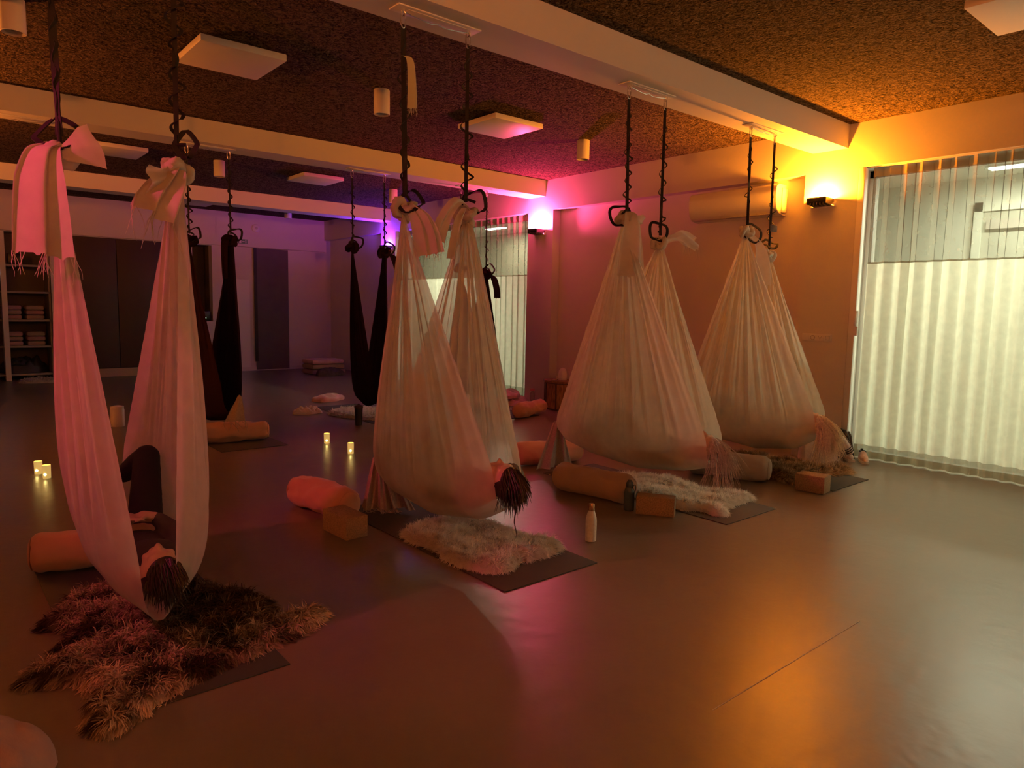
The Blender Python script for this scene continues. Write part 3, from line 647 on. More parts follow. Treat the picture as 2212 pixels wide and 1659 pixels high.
# dark hammocks under the middle beam
YD = 8.0
def dark_prof(xc, yf, yh, zl, wm=.2):
    L = yh-yf
    return [(0, yf, zl+.16, .10, .22, xc), (.2, yf+.2*L, zl+.06, wm, .3, xc), (.5, yf+.5*L, zl, wm, .28, xc), (.8, yf+.8*L, zl+.05, wm*.9, .3, xc), (1, yh, zl+.16, .10, .25, xc)]
DS = [('first', 2.255, 2.685, 2.10, 2.13, (8.62, 7.42, .14), 'black hammock at left, behind the bolster with the beige cloth'), ('second', 4.155, 4.60, 2.16, 2.12, (8.28, 7.72, .16), 'narrow black hammock at the centre back under violet light'), ('third', 5.79, 6.24, 1.98, 1.93, (8.5, 7.46, .20), 'black hammock in front of the far curtain')]
for i, (nm, xl, xr, zl, zr, (yf, yh, zb), lab) in enumerate(DS):
    hammock('hammock', (xl, YD, zl), (xr, YD, zr), dark_prof((xl+xr)/2, yf, yh, zb, .15 if i == 1 else .2), 71+i*7, lab, 'hammock_dark', 'hammock_dark', .075, tails=[
        dict(a=([(xr-.03, YD-.03, zr), (xr-.09, YD-.08, zr-.02), (xr-.11, YD-.1, zr-.22), (xr-.11, YD-.1, zr-.42)], [.05, .08, .07, .06], ax, 1, i), k=dict(amp=.012)) if i == 0 else
        dict(a=([(xr+.02, YD-.03, zr), (xr+.08, YD-.08, zr-.06), (xr+.13, YD-.1, zr-.22), (xr+.15, YD-.1, zr-.34)], [.05, .09, .09, .09], ax, 1, i), k=dict(amp=.012))], nv=90, ns=40, group='black hammocks under the middle beam')
    mount(xl, xr, YD, 'white beam mount above the %s' % lab.split(',')[0])
    for k, (x, z, sd) in enumerate(((xl, zl, 'left'), (xr, zr, 'right'))):
        strap(x, YD, x, YD-.01, z+.07, 30+i*2+k, '%s black strap of the %s' % (sd, lab.split(',')[0]), (.05, -.01), .07, ringtilt=.4, wig=.05, thick=.018)
mount(.55, 1.03, YD, 'empty white beam mount at the left end of the middle beam')

# ------------------------------------------------------------------ people in the hammocks
def remesh(mb, name, mat, parent, vox, smooth_it=4):
    me = bpy.data.meshes.new(name); org = np.array(parent['_org'])
    me.from_pydata((np.array(mb.v)-org).tolist(), [], mb.f)
    o = bpy.data.objects.new(name, me); COL.objects.link(o)
    md = o.modifiers.new('r', 'REMESH'); md.mode = 'VOXEL'; md.voxel_size = vox; md.use_smooth_shade = True
    sm = o.modifiers.new('s', 'SMOOTH'); sm.iterations = smooth_it; sm.factor = .5
    dg = bpy.context.evaluated_depsgraph_get(); m2 = bpy.data.meshes.new_from_object(o.evaluated_get(dg))
    m2.name = name; bpy.data.objects.remove(o); bpy.data.meshes.remove(me)
    m2.materials.clear(); m2.materials.append(MATS[mat]); m2.polygons.foreach_set('use_smooth', [True]*len(m2.polygons))
    o2 = bpy.data.objects.new(name, m2); COL.objects.link(o2); o2.parent = parent; o2['_org'] = list(parent['_org'])
    return o2
def person(label, xc, y0, zfun, hx, shirt, trousers, hair, hairkind, headdx=0, long_lock=None):
    """lies on the back, head at low y, face up; zfun(y) gives the cloth height below the body"""
    W = lambda x, y, z: (xc + x + headdx*max(0, 1-y/.4), y0+y, zfun(y0+y)+z)
    t = thing('person', label, 'person', W(0, .75, .02))
    # body
    mb = MB(); hd = Vector(W(0, .125, .115))
    def e(c, r3, rot=None): mb.ball(c, 1, 3, r3, rot)
    e(hd, (.076, .108, .092)); e(hd+Vector((0, .045, .015)), (.062, .075, .078)); e(hd+Vector((0, .10, .055)), (.026, .026, .026))   # skull, jaw, chin
    mb.cap(hd+Vector((0, .000, .088)), hd+Vector((0, .034, .106)), .0085, .0125); e(hd+Vector((.011, .036, .096)), (.009, .009, .009)); e(hd+Vector((-.011, .036, .096)), (.009, .009, .009))  # nose
    mb.cap(hd+Vector((-.018, .066, .083)), hd+Vector((.018, .066, .083)), .008, .008); mb.cap(hd+Vector((-.014, .076, .081)), hd+Vector((.014, .076, .081)), .008, .008)  # lips
    for s_ in (-1, 1):
        e(hd+Vector((s_*.032, -.004, .076)), (.015, .010, .011)); mb.cap(hd+Vector((s_*.018, -.022, .086)), hd+Vector((s_*.047, -.018, .076)), .009, .007)   # lids, brows
        e(hd+Vector((s_*.078, .02, -.005)), (.010, .030, .020)); e(hd+Vector((s_*.042, .032, .066)), (.022, .024, .018))
    mb.cap(W(0, .19, .085), W(0, .30, .065), .052, .058); mb.cap(W(-.09, .315, .07), W(.09, .315, .07), .052, .052)
    e(W(0, .42, .075), (.140, .15, .090)); e(W(0, .58, .07), (.125, .16, .083)); e(W(0, .76, .075), (.145, .12, .085))
    sh_, el, wr_ = {}, {}, {}
    for s_ in (-1, 1):
        sh_[s_] = W(s_*.130, .335, .085); el[s_] = W(s_*.148, .57, .14); wr_[s_] = W(s_*.075, .63, .20)
        mb.cap(sh_[s_], el[s_], .050, .038); mb.cap(el[s_], wr_[s_], .037, .025)
        w = Vector(wr_[s_]); dx = -s_
        pc = w+Vector((dx*.045, .012, .006)); mb.cap(w, pc, .024, .030); e(pc+Vector((dx*.015, 0, 0)), (.036, .036, .016))
        for k in range(4):
            a = pc+Vector((dx*.035, -.028+k*.0185, .006)); ln = (.030, .036, .034, .026)[k]
            b1 = a+Vector((dx*ln, .004*(k-1.5), .004)); b2 = b1+Vector((dx*ln*.75, .003*(k-1.5), -.012)); mb.cap(a, b1, .0088, .0080); mb.cap(b1, b2, .0080, .0068)
        th_ = pc+Vector((-dx*.005, -.03, .004)); mb.cap(th_, th_+Vector((dx*.028, -.030, .004)), .0105, .0088); mb.cap(th_+Vector((dx*.028, -.030, .004)), th_+Vector((dx*.052, -.040, -.002)), .0088, .0072)
    leg = {}
    for s_ in (-1, 1):
        hp, kn, an = W(s_*.075, .82, .085), W(s_*.15, 1.08, .27), W(s_*.055, 1.22, .10); leg[s_] = (hp, kn, an)
        mb.cap(hp, kn, .080, .056); mb.cap(kn, Vector(kn).lerp(Vector(an), .35), .055, .056); mb.cap(Vector(kn).lerp(Vector(an), .35), an, .056, .036)
        ft = Vector(an); mb.cap(ft, ft+Vector((-s_*.02, .085, .02)), .036, .028); mb.cap(ft+Vector((-s_*.02, .085, .02)), ft+Vector((-s_*.03, .12, .045)), .028, .020)
        for k in range(5): q = ft+Vector((-s_*.03+s_*(.024-.012*k), .125, .050)); mb.cap(q, q+Vector((0, .022-.003*k, .004)), .009 if k else .012, .008)
    remesh(mb, 'body', 'skin', t, .0075, 2)
    mb = MB(); mb.cap(W(-.09, .325, .07), W(.09, .325, .07), .058, .058); mb.ball(W(0, .42, .075), 1, 3, (.148, .14, .098)); mb.ball(W(0, .58, .07), 1, 3, (.134, .16, .092)); mb.ball(W(0, .74, .075), 1, 3, (.150, .09, .092))
    for s_ in (-1, 1): mb.cap(sh_[s_], Vector(el[s_]), .054, .046); mb.cap(el[s_], Vector(el[s_]).lerp(Vector(wr_[s_]), .8), .048, .036)
    remesh(mb, 'shirt', shirt, t, .010, 3)
    mb = MB(); mb.ball(W(0, .79, .075), 1, 3, (.154, .11, .092))
    for s_ in (-1, 1):
        hp, kn, an = leg[s_]; mb.cap(hp, kn, .084, .066); mb.cap(kn, Vector(kn).lerp(Vector(an), .35), .065, .063); mb.cap(Vector(kn).lerp(Vector(an), .35), Vector(kn).lerp(Vector(an), .9), .063, .048)
    remesh(mb, 'trousers', trousers, t, .011, 3)
    # hair: cap over the skull plus strands falling towards the floor
    mb = MB(); rnd = random.Random(int(xc*100))
    def scal(a, b_):   # a around, b from crown to nape/front
        d = Vector((math.sin(b_)*math.cos(a), -math.cos(b_), math.sin(b_)*math.sin(a))); return d
    vs, fs = [], []; na, nb = 30, 16
    for j in range(nb):
        for i in range(na):
            a = 2*PI*i/na; lim = 1.02 if math.sin(a) > .2 else (1.9 if math.sin(a) < -.3 else 1.35)
            d = scal(a, lim*j/(nb-1)); vs.append((hd+Vector((d.x*.083, d.y*.116+.004, d.z*.100))*(1+.02*nz(a*4, j*.5, xc)))[:])
    for j in range(nb-1):
        for i in range(na): fs.append((j*na+i, j*na+(i+1) % na, (j+1)*na+(i+1) % na, (j+1)*na+i))
    mb.add(vs, fs)
    nst, ln, curl, rad = hairkind
    lock = [(rnd.uniform(0, 6.3), rnd.uniform(-1, 1), rnd.uniform(-1, 1)) for _ in range(9)]
    for k in range(nst):
        a = rnd.uniform(0, 2*PI); b_ = rnd.uniform(.0, 1.0); d = scal(a, b_); p = hd+Vector((d.x*.082, d.y*.116, d.z*.098)); pts = [p]; l = ln*rnd.uniform(.5, 1.1)
        lk = lock[k % len(lock)]; v = Vector((d.x*.55, d.y*.22-.05, d.z*.3-.25)).normalized(); jx, jy = rnd.uniform(-1, 1), rnd.uniform(-1, 1)
        for j in range(9):
            wv = math.sin(lk[0]+j*1.1+jx*.6)
            v = (v*.75+Vector((d.x*.10+curl*(lk[1]*.5+wv*.8+jx*.5), -.05+curl*(lk[2]*.5+jy*.5+wv*.3)-.30*(pts[-1].z > hd.z-.02), -.42))).normalized(); nx = pts[-1]+v*l/9
            if nx.z < .06: nx.z = .06; v.z = 0
            pts.append(nx)
        r0 = rad*rnd.uniform(.7, 1.3); mb.tube(pts, [r0, r0*1.1, r0*1.1, r0, r0, r0*.9, r0*.75, r0*.6, r0*.4, r0*.15], 4)
    if long_lock:
        p = hd+Vector(long_lock); mb.tube([p+Vector((.010*math.sin(j*.9), -.012*j*(1-j/14)+.004*math.sin(j*1.7), -.030*j)) for j in range(9)], [.006, .0055, .005, .0045, .004, .0035, .003, .002, .001], 6)
    mb.build('hair', hair, t)
    return t
def zf(prof):
    tab = sorted([(r[1], r[2]) for r in prof])
    return lambda y: float(np.interp(y, [a for a, _ in tab], [b for _, b in tab]))+.062
person('person lying in the left foreground hammock in dark clothes, face up, head towards the viewer', .735, 2.92, zf(P1), 0, 'dark_shirt', 'black_trousers', 'hair_dark', (420, .07, .16, .0026), headdx=-.035)
person('person lying in the centre hammock, dark hair hanging over the edge', 2.425, 2.80, zf(white_prof(2.42, 4.25, 2.9, .215, fz=.35, hz=.34)), 0, 'dark_shirt', 'olive_trousers', 'hair_dark', (420, .12, .14, .0026), headdx=.0, long_lock=(-.02, -.10, -.05))
person('person lying in the third hammock, loose ash hair hanging to the floor', 4.34, 2.80, zf(white_prof(4.31, 4.42, 2.86, .215, fz=.36, hz=.31)), 0, 'dark_shirt', 'black_trousers', 'hair_ash', (190, .30, .26, .0016))
person('person lying in the right hand hammock, long blond hair hanging down', 5.97, 2.83, zf(white_prof(5.94, 4.30, 2.89, .19, fz=.36, hz=.36)), 0, 'dark_shirt', 'black_trousers', 'hair_blond', (560, .34, .26, .0019))

# ------------------------------------------------------------------ mats, bolsters, blocks
def ymat(x0, x1, y0, y1, lab):
    o = MB().box((x0, y0, 0), (x1, y1, .006), .002).build('yoga_mat', 'mat_rubber', None, ((x0+x1)/2, (y0+y1)/2, 0)); tag(o, lab, 'mat', 'dark yoga mats on the floor')
ymat(.41, 1.08, 2.63, 4.45, 'dark yoga mat under the big brown fur rug at left'); ymat(2.23, 2.92, 2.66, 4.52, 'dark yoga mat under the centre hammock and white fur'); ymat(4.17, 4.82, 2.62, 4.48, 'dark yoga mat under the third hammock with cream fur'); ymat(5.69, 6.36, 2.61, 4.47, 'dark yoga mat under the right hand hammock')
ymat(2.2, 2.87, 6.95, 8.8, 'dark yoga mat under the black hammock at left'); ymat(4.23, 4.90, 7.47, 9.35, 'dark yoga mat with white fur under the narrow black hammock'); ymat(5.78, 6.42, 7.0, 8.85, 'dark yoga mat under the black hammock by the far curtain')
def bolster(a, b_, r, mat, lab, seed, z=None, dents=.012, pipe='piping'):
    a, b_ = Vector((*a, 0)), Vector((*b_, 0)); zc = (r if z is None else z); d = (b_-a); Ln = d.length; d.normalize(); s_ = Vector((-d.y, d.x, 0)); mid = (a+b_)/2
    t = thing('bolster', lab, 'bolster', (mid.x, mid.y, zc-r), 'yoga bolsters on the floor')
    mb = MB(); n, K = 36, 40; vs, fs = [], []
    for i in range(K+1):
        q = i/K; e = min(q, 1-q)*Ln; rr = r*(1-max(0, 1-e/.05)**2.2*.22)
        for k in range(n):
            th = 2*PI*k/n; x, z_ = math.cos(th)*rr, math.sin(th)*rr*.98
            w = 1+dents/r*(nz(q*4+seed, math.cos(th)*1.5, math.sin(th)*1.5)+.5*nz(q*9, math.cos(th)*3+seed, math.sin(th)*3)); x *= w; z_ *= w
            z_ = max(z_, -r+.001+.0); p = a+d*(Ln*q)+s_*x; vs.append((p.x, p.y, zc+z_))
    for i in range(K):
        for k in range(n): fs.append((i*n+k, i*n+(k+1) % n, (i+1)*n+(k+1) % n, (i+1)*n+k))
    mb.add(vs, fs); mb.build('cover', mat, t, angle=100)
    for e_, sg in ((a, -1), (b_, 1)):
        mb = MB(); ring = [] ; rr = r*.78
        A = Matrix((s_, Vector((0, 0, 1)), d*sg)).transposed()
        mb.lathe([(rr, -.002), (rr*.97, .006), (rr*.7, .016), (rr*.3, .021), (.004, .022)], Vector((e_.x, e_.y, zc)), 32, A); mb.build('end_panel', mat, t, angle=100)
        pts = [Vector((e_.x, e_.y, zc))+s_*(rr*1.0*math.cos(2*PI*i/36))+Vector((0, 0, rr*.98*math.sin(2*PI*i/36))) for i in range(36)]
        MB().tube(pts, .0045, 6, True).build('piping', pipe, t)
bolster((.40, 4.36), (.98, 4.23), .107, 'bolster_orange', 'orange red bolster behind the left foreground hammock', 1, z=.114)
bolster((2.06, 4.83), (2.16, 4.22), .112, 'bolster_orange', 'salmon bolster lying on the floor beside the left cork block', 2, z=.112, dents=.022, pipe='bolster_orange')
bolster((4.16, 4.84), (4.80, 4.66), .110, 'bolster_orange', 'orange bolster under the foot end of the third hammock', 3, z=.112, pipe='bolster_orange')
bolster((3.92, 4.02), (4.03, 3.36), .112, 'bolster_tan', 'brown bolster beside the third hammock with the blue bottle at its end', 4, pipe='bolster_tan')
bolster((5.28, 3.72), (5.54, 3.10), .112, 'bolster_grey', 'grey bolster between the third and right hand hammocks', 5, pipe='bolster_grey')
bolster((2.08, 7.52), (2.80, 7.34), .105, 'bolster_orange', 'orange bolster under the black hammock at left', 6, z=.112, dents=.02, pipe='bolster_orange')
bolster((5.98, 6.95), (6.60, 7.15), .100, 'bolster_orange', 'orange bolster in front of the pink blankets by the wooden table', 7, z=.1075, dents=.018, pipe='bolster_orange')
def block(c, rz, lab, s_=(.16, .24, .14)):
    t = MB().box((c[0]-s_[0]/2, c[1]-s_[1]/2, 0), (c[0]+s_[0]/2, c[1]+s_[1]/2, s_[2]), .006, rz).build('yoga_block', 'cork', None, (c[0], c[1], 0)); tag(t, lab, 'yoga block', 'cork yoga blocks')
block((2.025, 4.02), math.radians(3), 'cork yoga block on the floor against the salmon bolster', (.155, .30, .14)); block((3.985, 3.085), math.radians(32), 'cork yoga block beside the blue bottle', (.11, .27, .135)); block((5.58, 2.73), math.radians(8), 'cork yoga block at the corner of the right hand mat', (.16, .235, .14))

# ------------------------------------------------------------------ fur rugs
def inside(poly, x, y):
    c = False; j = len(poly)-1
    for i in range(len(poly)):
        xi, yi = poly[i]; xj, yj = poly[j]
        if (yi > y) != (yj > y) and x < (xj-xi)*(y-yi)/(yj-yi)+xi: c = not c
        j = i
    return c
def fur_rug(poly, mat, n, ln, lab, seed, z0=.007, hgt=.03, tintf=None, curl=.5, width=.005, flow=(0, -1), grp='fur rugs on the mats', name='fur_rug', bump=None):
    # smooth the outline
    for _ in range(2):
        q = []
        for i in range(len(poly)):
            a, b_ = poly[i], poly[(i+1) % len(poly)]; q += [(a[0]*.75+b_[0]*.25, a[1]*.75+b_[1]*.25), (a[0]*.25+b_[0]*.75, a[1]*.25+b_[1]*.75)]
        poly = q
    P = np.array(poly); cx, cy = P.mean(0); r_ = np.random.default_rng(seed)
    x0, y0 = P.min(0); x1, y1 = P.max(0); seg = np.roll(P, -1, 0)
    def edist(x, y):
        d = seg-P; t_ = np.clip(((x-P[:, 0])*d[:, 0]+(y-P[:, 1])*d[:, 1])/((d**2).sum(1)+1e-12), 0, 1); return np.sqrt(((P[:, 0]+t_*d[:, 0]-x)**2+(P[:, 1]+t_*d[:, 1]-y)**2).min())
    bf = bump or (lambda x, y: 0)
    def H(x, y, ed): return z0+.004+hgt*min(1, ed/.07)**.6*(.75+.5*nz(x*7, y*7, seed))+bf(x, y)*min(1, ed/.05)
    mb = MB(); g = .02; nx, ny = int((x1-x0)/g)+2, int((y1-y0)/g)+2; idx = {}; vs = []; fs = []; tints = []
    def T(x, y, tip): return float(np.clip((tintf(x, y) if tintf else .95+.3*nz(x*9, y*9, seed))*(.45+.75*tip), 0, 1))
    pts_in = {}
    for i in range(nx):
        for j in range(ny):
            x, y = x0+i*g, y0+j*g
            if inside(poly, x, y): pts_in[(i, j)] = 1
    def vid(i, j):
        if (i, j) not in idx:
            x, y = x0+i*g, y0+j*g; ok = inside(poly, x, y); ed = edist(x, y) if ok else 0
            if not ok:   # snap to outline
                d = seg-P; t_ = np.clip(((x-P[:, 0])*d[:, 0]+(y-P[:, 1])*d[:, 1])/((d**2).sum(1)+1e-12), 0, 1); qx, qy = P[:, 0]+t_*d[:, 0], P[:, 1]+t_*d[:, 1]; k = ((qx-x)**2+(qy-y)**2).argmin(); x, y = qx[k], qy[k]
            idx[(i, j)] = len(vs); vs.append((x, y, H(x, y, ed) if ok else z0)); tints.append(T(x, y, 0))
        return idx[(i, j)]
    for (i, j) in list(pts_in):
        for a, b_ in ((0, 0), (-1, 0), (0, -1), (-1, -1)):
            pass
    cells = set((i+a, j+b_) for (i, j) in pts_in for a in (-1, 0) for b_ in (-1, 0))
    for (i, j) in cells: fs.append((vid(i, j), vid(i+1, j), vid(i+1, j+1), vid(i, j+1)))
    cnt = 0
    while cnt < n:
        x, y = r_.uniform(x0, x1), r_.uniform(y0, y1)
        if not inside(poly, x, y): continue
        cnt += 1; ed = edist(x, y); z = H(x, y, ed)-.004; ox, oy = x-cx, y-cy; m_ = math.hypot(ox, oy)+1e-6
        edge = max(0, 1-ed/.06); cl = Vector((nz(x*16, y*16, seed+3)+.8*nz(x*34, y*34, seed+1), nz(x*16, y*16, seed+8)+.8*nz(x*34, y*34, seed+5), 0))
        d = Vector((flow[0]*.55+ox/m_*edge*1.2, flow[1]*.55+oy/m_*edge*1.2, .75-.45*edge))+cl*1.3+Vector(r_.normal(0, .15, 3)); d.normalize()
        l = ln*r_.uniform(.6, 1.15); p = Vector((x, y, z)); a = d.cross(Vector((0, 0, 1))); a = a.normalized() if a.length > .01 else Vector((1, 0, 0)); a = (a+Vector(r_.normal(0, .3, 3))).normalized()
        base = len(vs); w = width*r_.uniform(.7, 1.3); sg = 3
        for k in range(sg):
            ww = w*(1, .85, .5)[k]; vs.append((p-a*ww/2)[:]); vs.append((p+a*ww/2)[:]); tt = T(x, y, k/sg); tints.extend((tt, tt))
            d = (d+Vector((0, 0, -curl*.55))+Vector(r_.normal(0, .12, 3))).normalized(); p = p+d*(l/sg)
            if p.z < .004: p.z = .004
        vs.append(p[:]); tints.append(T(x, y, 1))
        for k in range(sg-1): fs.append((base+k*2, base+k*2+1, base+k*2+3, base+k*2+2))
        fs.append((base+sg*2-2, base+sg*2-1, base+sg*2))
    mb.v, mb.f = vs, fs
    o = mb.build(name, mat, None, (cx, cy, 0), angle=180); at = o.data.attributes.new('tint', 'FLOAT', 'POINT'); at.data.foreach_set('value', tints)
    tag(o, lab, 'fur rug', grp); return o
big = [(.47, 4.02), (.40, 3.78), (.30, 3.72), (.28, 3.60), (.37, 3.55), (.40, 3.42), (.33, 3.36), (.30, 3.24), (.20, 3.22), (.14, 3.05), (.28, 2.99), (.36, 2.95), (.36, 2.78), (.31, 2.60), (.35, 2.46), (.47, 2.50), (.62, 2.62), (.75, 2.66), (.95, 2.72), (1.18, 2.78), (1.36, 2.84), (1.50, 2.98), (1.42, 3.06), (1.24, 3.02), (1.28, 3.20), (1.27, 3.36), (1.15, 3.62), (.95, 3.90), (.70, 4.05)]
big = [(.80+(a-.80)*.89, 3.2+(b_-3.2)*.90) for a, b_ in big]
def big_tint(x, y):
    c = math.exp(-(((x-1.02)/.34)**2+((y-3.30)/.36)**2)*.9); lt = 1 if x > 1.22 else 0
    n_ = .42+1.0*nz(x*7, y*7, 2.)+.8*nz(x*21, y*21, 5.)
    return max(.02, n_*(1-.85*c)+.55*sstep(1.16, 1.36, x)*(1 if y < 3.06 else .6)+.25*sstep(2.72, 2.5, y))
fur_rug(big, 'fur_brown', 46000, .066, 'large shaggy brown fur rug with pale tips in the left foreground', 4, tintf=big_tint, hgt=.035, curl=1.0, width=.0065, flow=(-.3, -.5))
fur_rug([(2.28, 3.78), (2.24, 3.62), (2.26, 3.48), (2.30, 3.36), (2.24, 3.24), (2.24, 3.08), (2.30, 2.90), (2.42, 2.84), (2.52, 2.92), (2.64, 2.90), (2.80, 2.90), (2.93, 2.94), (2.92, 3.08), (2.86, 3.22), (2.84, 3.40), (2.86, 3.58), (2.80, 3.74), (2.66, 3.80), (2.46, 3.84)], 'fur_white', 32000, .05, 'white fluffy fur rug below the centre hammock', 9, hgt=.045, width=.0034, flow=(-.2, -.6), bump=lambda x, y: .03*nz(x*3.2, y*3.2, 3.)+.012)
fur_rug([(4.19, 3.98), (4.16, 3.70), (4.20, 3.40), (4.17, 3.16), (4.20, 2.98), (4.30, 2.90), (4.24, 2.78), (4.36, 2.71), (4.44, 2.82), (4.56, 2.84), (4.72, 2.84), (4.90, 2.84), (4.95, 2.92), (4.82, 3.04), (4.78, 3.22), (4.80, 3.44), (4.80, 3.70), (4.72, 3.92), (4.50, 4.02), (4.32, 4.0)], 'fur_white', 32000, .046, 'cream fur rug on the mat of the third hammock', 13, hgt=.05, width=.0034, flow=(-.1, -.6), bump=lambda x, y: .03*nz(x*3, y*3, 7.)+.015)
def tan_tint(x, y): return max(.03, .50+.6*nz(x*7, y*7, 1.)+.4*nz(x*17, y*17, 3.)+.5*sstep(3.0, 2.85, y)-.25*sstep(3.3, 3.8, y))
fur_rug([(5.74, 3.95), (5.70, 3.60), (5.72, 3.30), (5.66, 3.08), (5.58, 2.98), (5.63, 2.87), (5.77, 2.93), (5.86, 3.02), (6.02, 2.94), (6.2, 2.86), (6.42, 2.80), (6.56, 2.84), (6.56, 2.98), (6.42, 3.08), (6.36, 3.3), (6.38, 3.6), (6.30, 3.9), (6.0, 4.0)], 'fur_tan', 20000, .065, 'brown and tan fur rug below the right hand hammock', 17, tintf=tan_tint, hgt=.055, width=.006, flow=(.3, -.6))
fur_rug([(4.12, 8.72), (4.1, 8.4), (4.18, 8.1), (4.30, 7.86), (4.5, 7.72), (4.74, 7.78), (4.9, 7.9), (4.88, 8.3), (4.86, 8.7), (4.6, 8.82), (4.35, 8.8)], 'fur_white', 6000, .05, 'white fur rug under the narrow black hammock at the centre back', 21, hgt=.05, width=.009, flow=(-.2, -.6))
fur_rug([(1.3, 14.9), (1.28, 14.6), (1.5, 14.5), (1.8, 14.52), (2.05, 14.6), (2.1, 14.85), (1.85, 15.02), (1.5, 15.04)], 'fur_white', 2500, .05, 'pale fur rug on the floor before the shelf niche', 25, z0=.001, hgt=.06, width=.012)

# ------------------------------------------------------------------ blankets, clothes, small things
def drape(top, bot, nf, amp, seed, nu=60, nv=24, spread=1.0):
    """hanging cloth between a top line and a bottom line, with vertical folds"""
    T0, T1, B0, B1 = [Vector(p) for p in (*top, *bot)]
    dr = (B1-B0); dr.z = 0; nn = Vector((-dr.y, dr.x, 0)).normalized()
    def fn(u, v):
        p = T0.lerp(T1, u).lerp(B0.lerp(B1, u), v); a = amp*(.35+.65*v)*(math.sin(2*PI*nf*u+seed)+.45*math.sin(2*PI*nf*2.3*u+seed*2+v*2)); p = p+nn*a
        p.z += .03*math.sin(PI*u)*(1-v)+.01*nz(u*6, v*3, seed); p.z = max(p.z, .010+.004*math.sin(9*u)); return p[:]
    return MB().grid(fn, nu, nv), [fn(i/30, 1) for i in range(31)]
def hang_blanket(top, bot, mat, lab, nf, amp, seed, fr=.07, frn=40, extra=None):
    c = [(top[0][i]+bot[1][i])/2 for i in range(3)]
    t = thing('blanket', lab, 'blanket', (c[0], c[1], 0)); m_, e_ = drape(top, bot, nf, amp, seed); m_.build('cloth', mat, t, angle=120)
    if fr:
        mb = MB(); rnd = random.Random(seed)
        for k in range(frn):
            p = Vector(e_[rnd.randrange(len(e_))]); d = Vector((rnd.uniform(-.5, .5), rnd.uniform(-1, .2), -.6)); pts = [p]
            for j in range(4):
                q = pts[-1]+d.normalized()*fr/4; q.z = max(q.z, .0095); d += Vector((rnd.uniform(-.4, .4), rnd.uniform(-.4, .2), -.1)); pts.append(q)
            mb.tube(pts, [.0025, .0025, .0022, .002, .0015], 5)
        mb.build('fringe', mat, t)['kind'] = 'stuff'
    if extra: m2, _ = drape(*extra); m2.build('fold', mat, t, angle=120)
hang_blanket(((2.375, 4.29, .40), (2.42, 4.22, .33)), ((2.33, 4.38, .02), (2.52, 4.20, .02)), 'rose_knit', 'rose fringed blanket hanging from the foot end of the centre hammock', 2.2, .028, 2.2, extra=(((2.42, 4.25, .36), (2.48, 4.22, .34)), ((2.50, 4.22, .04), (2.62, 4.12, .02)), 1.4, .022, 4.1))
hang_blanket(((4.28, 4.47, .45), (4.33, 4.42, .40)), ((4.17, 4.55, .02), (4.60, 4.56, .02)), 'rose_knit', 'brown knitted blanket hanging from the foot end of the third hammock', 1.8, .03, 1.3, fr=0)
hang_blanket(((2.50, 7.36, .48), (2.54, 7.33, .47)), ((2.36, 7.34, .235), (2.55, 7.28, .235)), 'beige_knit', 'beige knitted cloth hanging from the black hammock at left', .8, .012, 2.0, fr=.12, frn=12)
hang_blanket(((2.50, 3.02, .56), (2.60, 2.96, .53)), ((2.47, 2.93, .535), (2.58, 2.90, .50)), 'grey_wool', 'grey fringed scarf tucked at the head of the centre hammock', 1.2, .008, 1.0, fr=.05, frn=26)
def heap(c, rx, ry, h, mat, lab, seed, cat='blanket', name='blanket', **k):
    tag(crumple(c, rx, ry, h, seed, **k).build(name, mat, None, c), lab, cat)
heap((3.93, 8.86, 0), .20, .12, .10, 'white_fleece', 'small crumpled white towel on the floor left of the narrow black hammock', 1.2, 'towel', 'towel', amp=.5, fr=11)
heap((4.74, 9.92, 0), .30, .17, .10, 'pink_fleece', 'pink cushion on the floor behind the narrow black hammock', 5.5, 'cushion', 'cushion', amp=.15, rz=.4)
heap((6.94, 8.20, 0), .36, .22, .12, 'pink_fleece', 'lower pink blanket on the floor before the far curtain', 2.4, amp=.3, rz=.5)
heap((6.92, 8.24, .10), .33, .17, .10, 'pink_fleece', 'upper pink blanket lying on the other one before the far curtain', 8.4, amp=.3, rz=.9)
heap((5.98, 7.35, .008), .17, .14, .17, 'red_plaid', 'red plaid cushion beside the orange bolster by the wooden table', 6.1, 'cushion', 'cushion', amp=.2)
heap((6.72, 7.52, 0), .24, .12, .09, 'folded_rose', 'low rose blanket on the floor left of the wooden table', 3.3, amp=.3, rz=.3)
heap((6.2, 8.25, .01), .25, .15, .10, 'white_fleece', 'white blanket on the mat under the black hammock by the curtain', 7.7, amp=.4)
heap((.06, 2.52, 0), .19, .21, .17, 'folded_rose', 'pink cushion at the bottom left corner of the picture', 4.4, 'cushion', 'cushion', amp=.12, rz=.2)
for q, (mt, lab) in enumerate((('folded_rose', 'bottom'), ('folded_tan', 'middle'), ('pink_fleece', 'top'))):
    o = MB().box((6.20, 13.7, q*.105), (6.95-q*.02, 14.25, q*.105+.10), .04).build('folded_blanket', mt, None, (6.57, 14, q*.105)); tag(o, 'folded blanket, %s of the stack on the floor by the far wall' % lab, 'blanket', 'folded blankets stacked by the far wall')
heap((6.45, 13.45, 0), .30, .16, .17, 'dark_wool', 'dark cushion leaning before the folded blanket stack', 9.3, 'cushion', 'cushion', amp=.15)
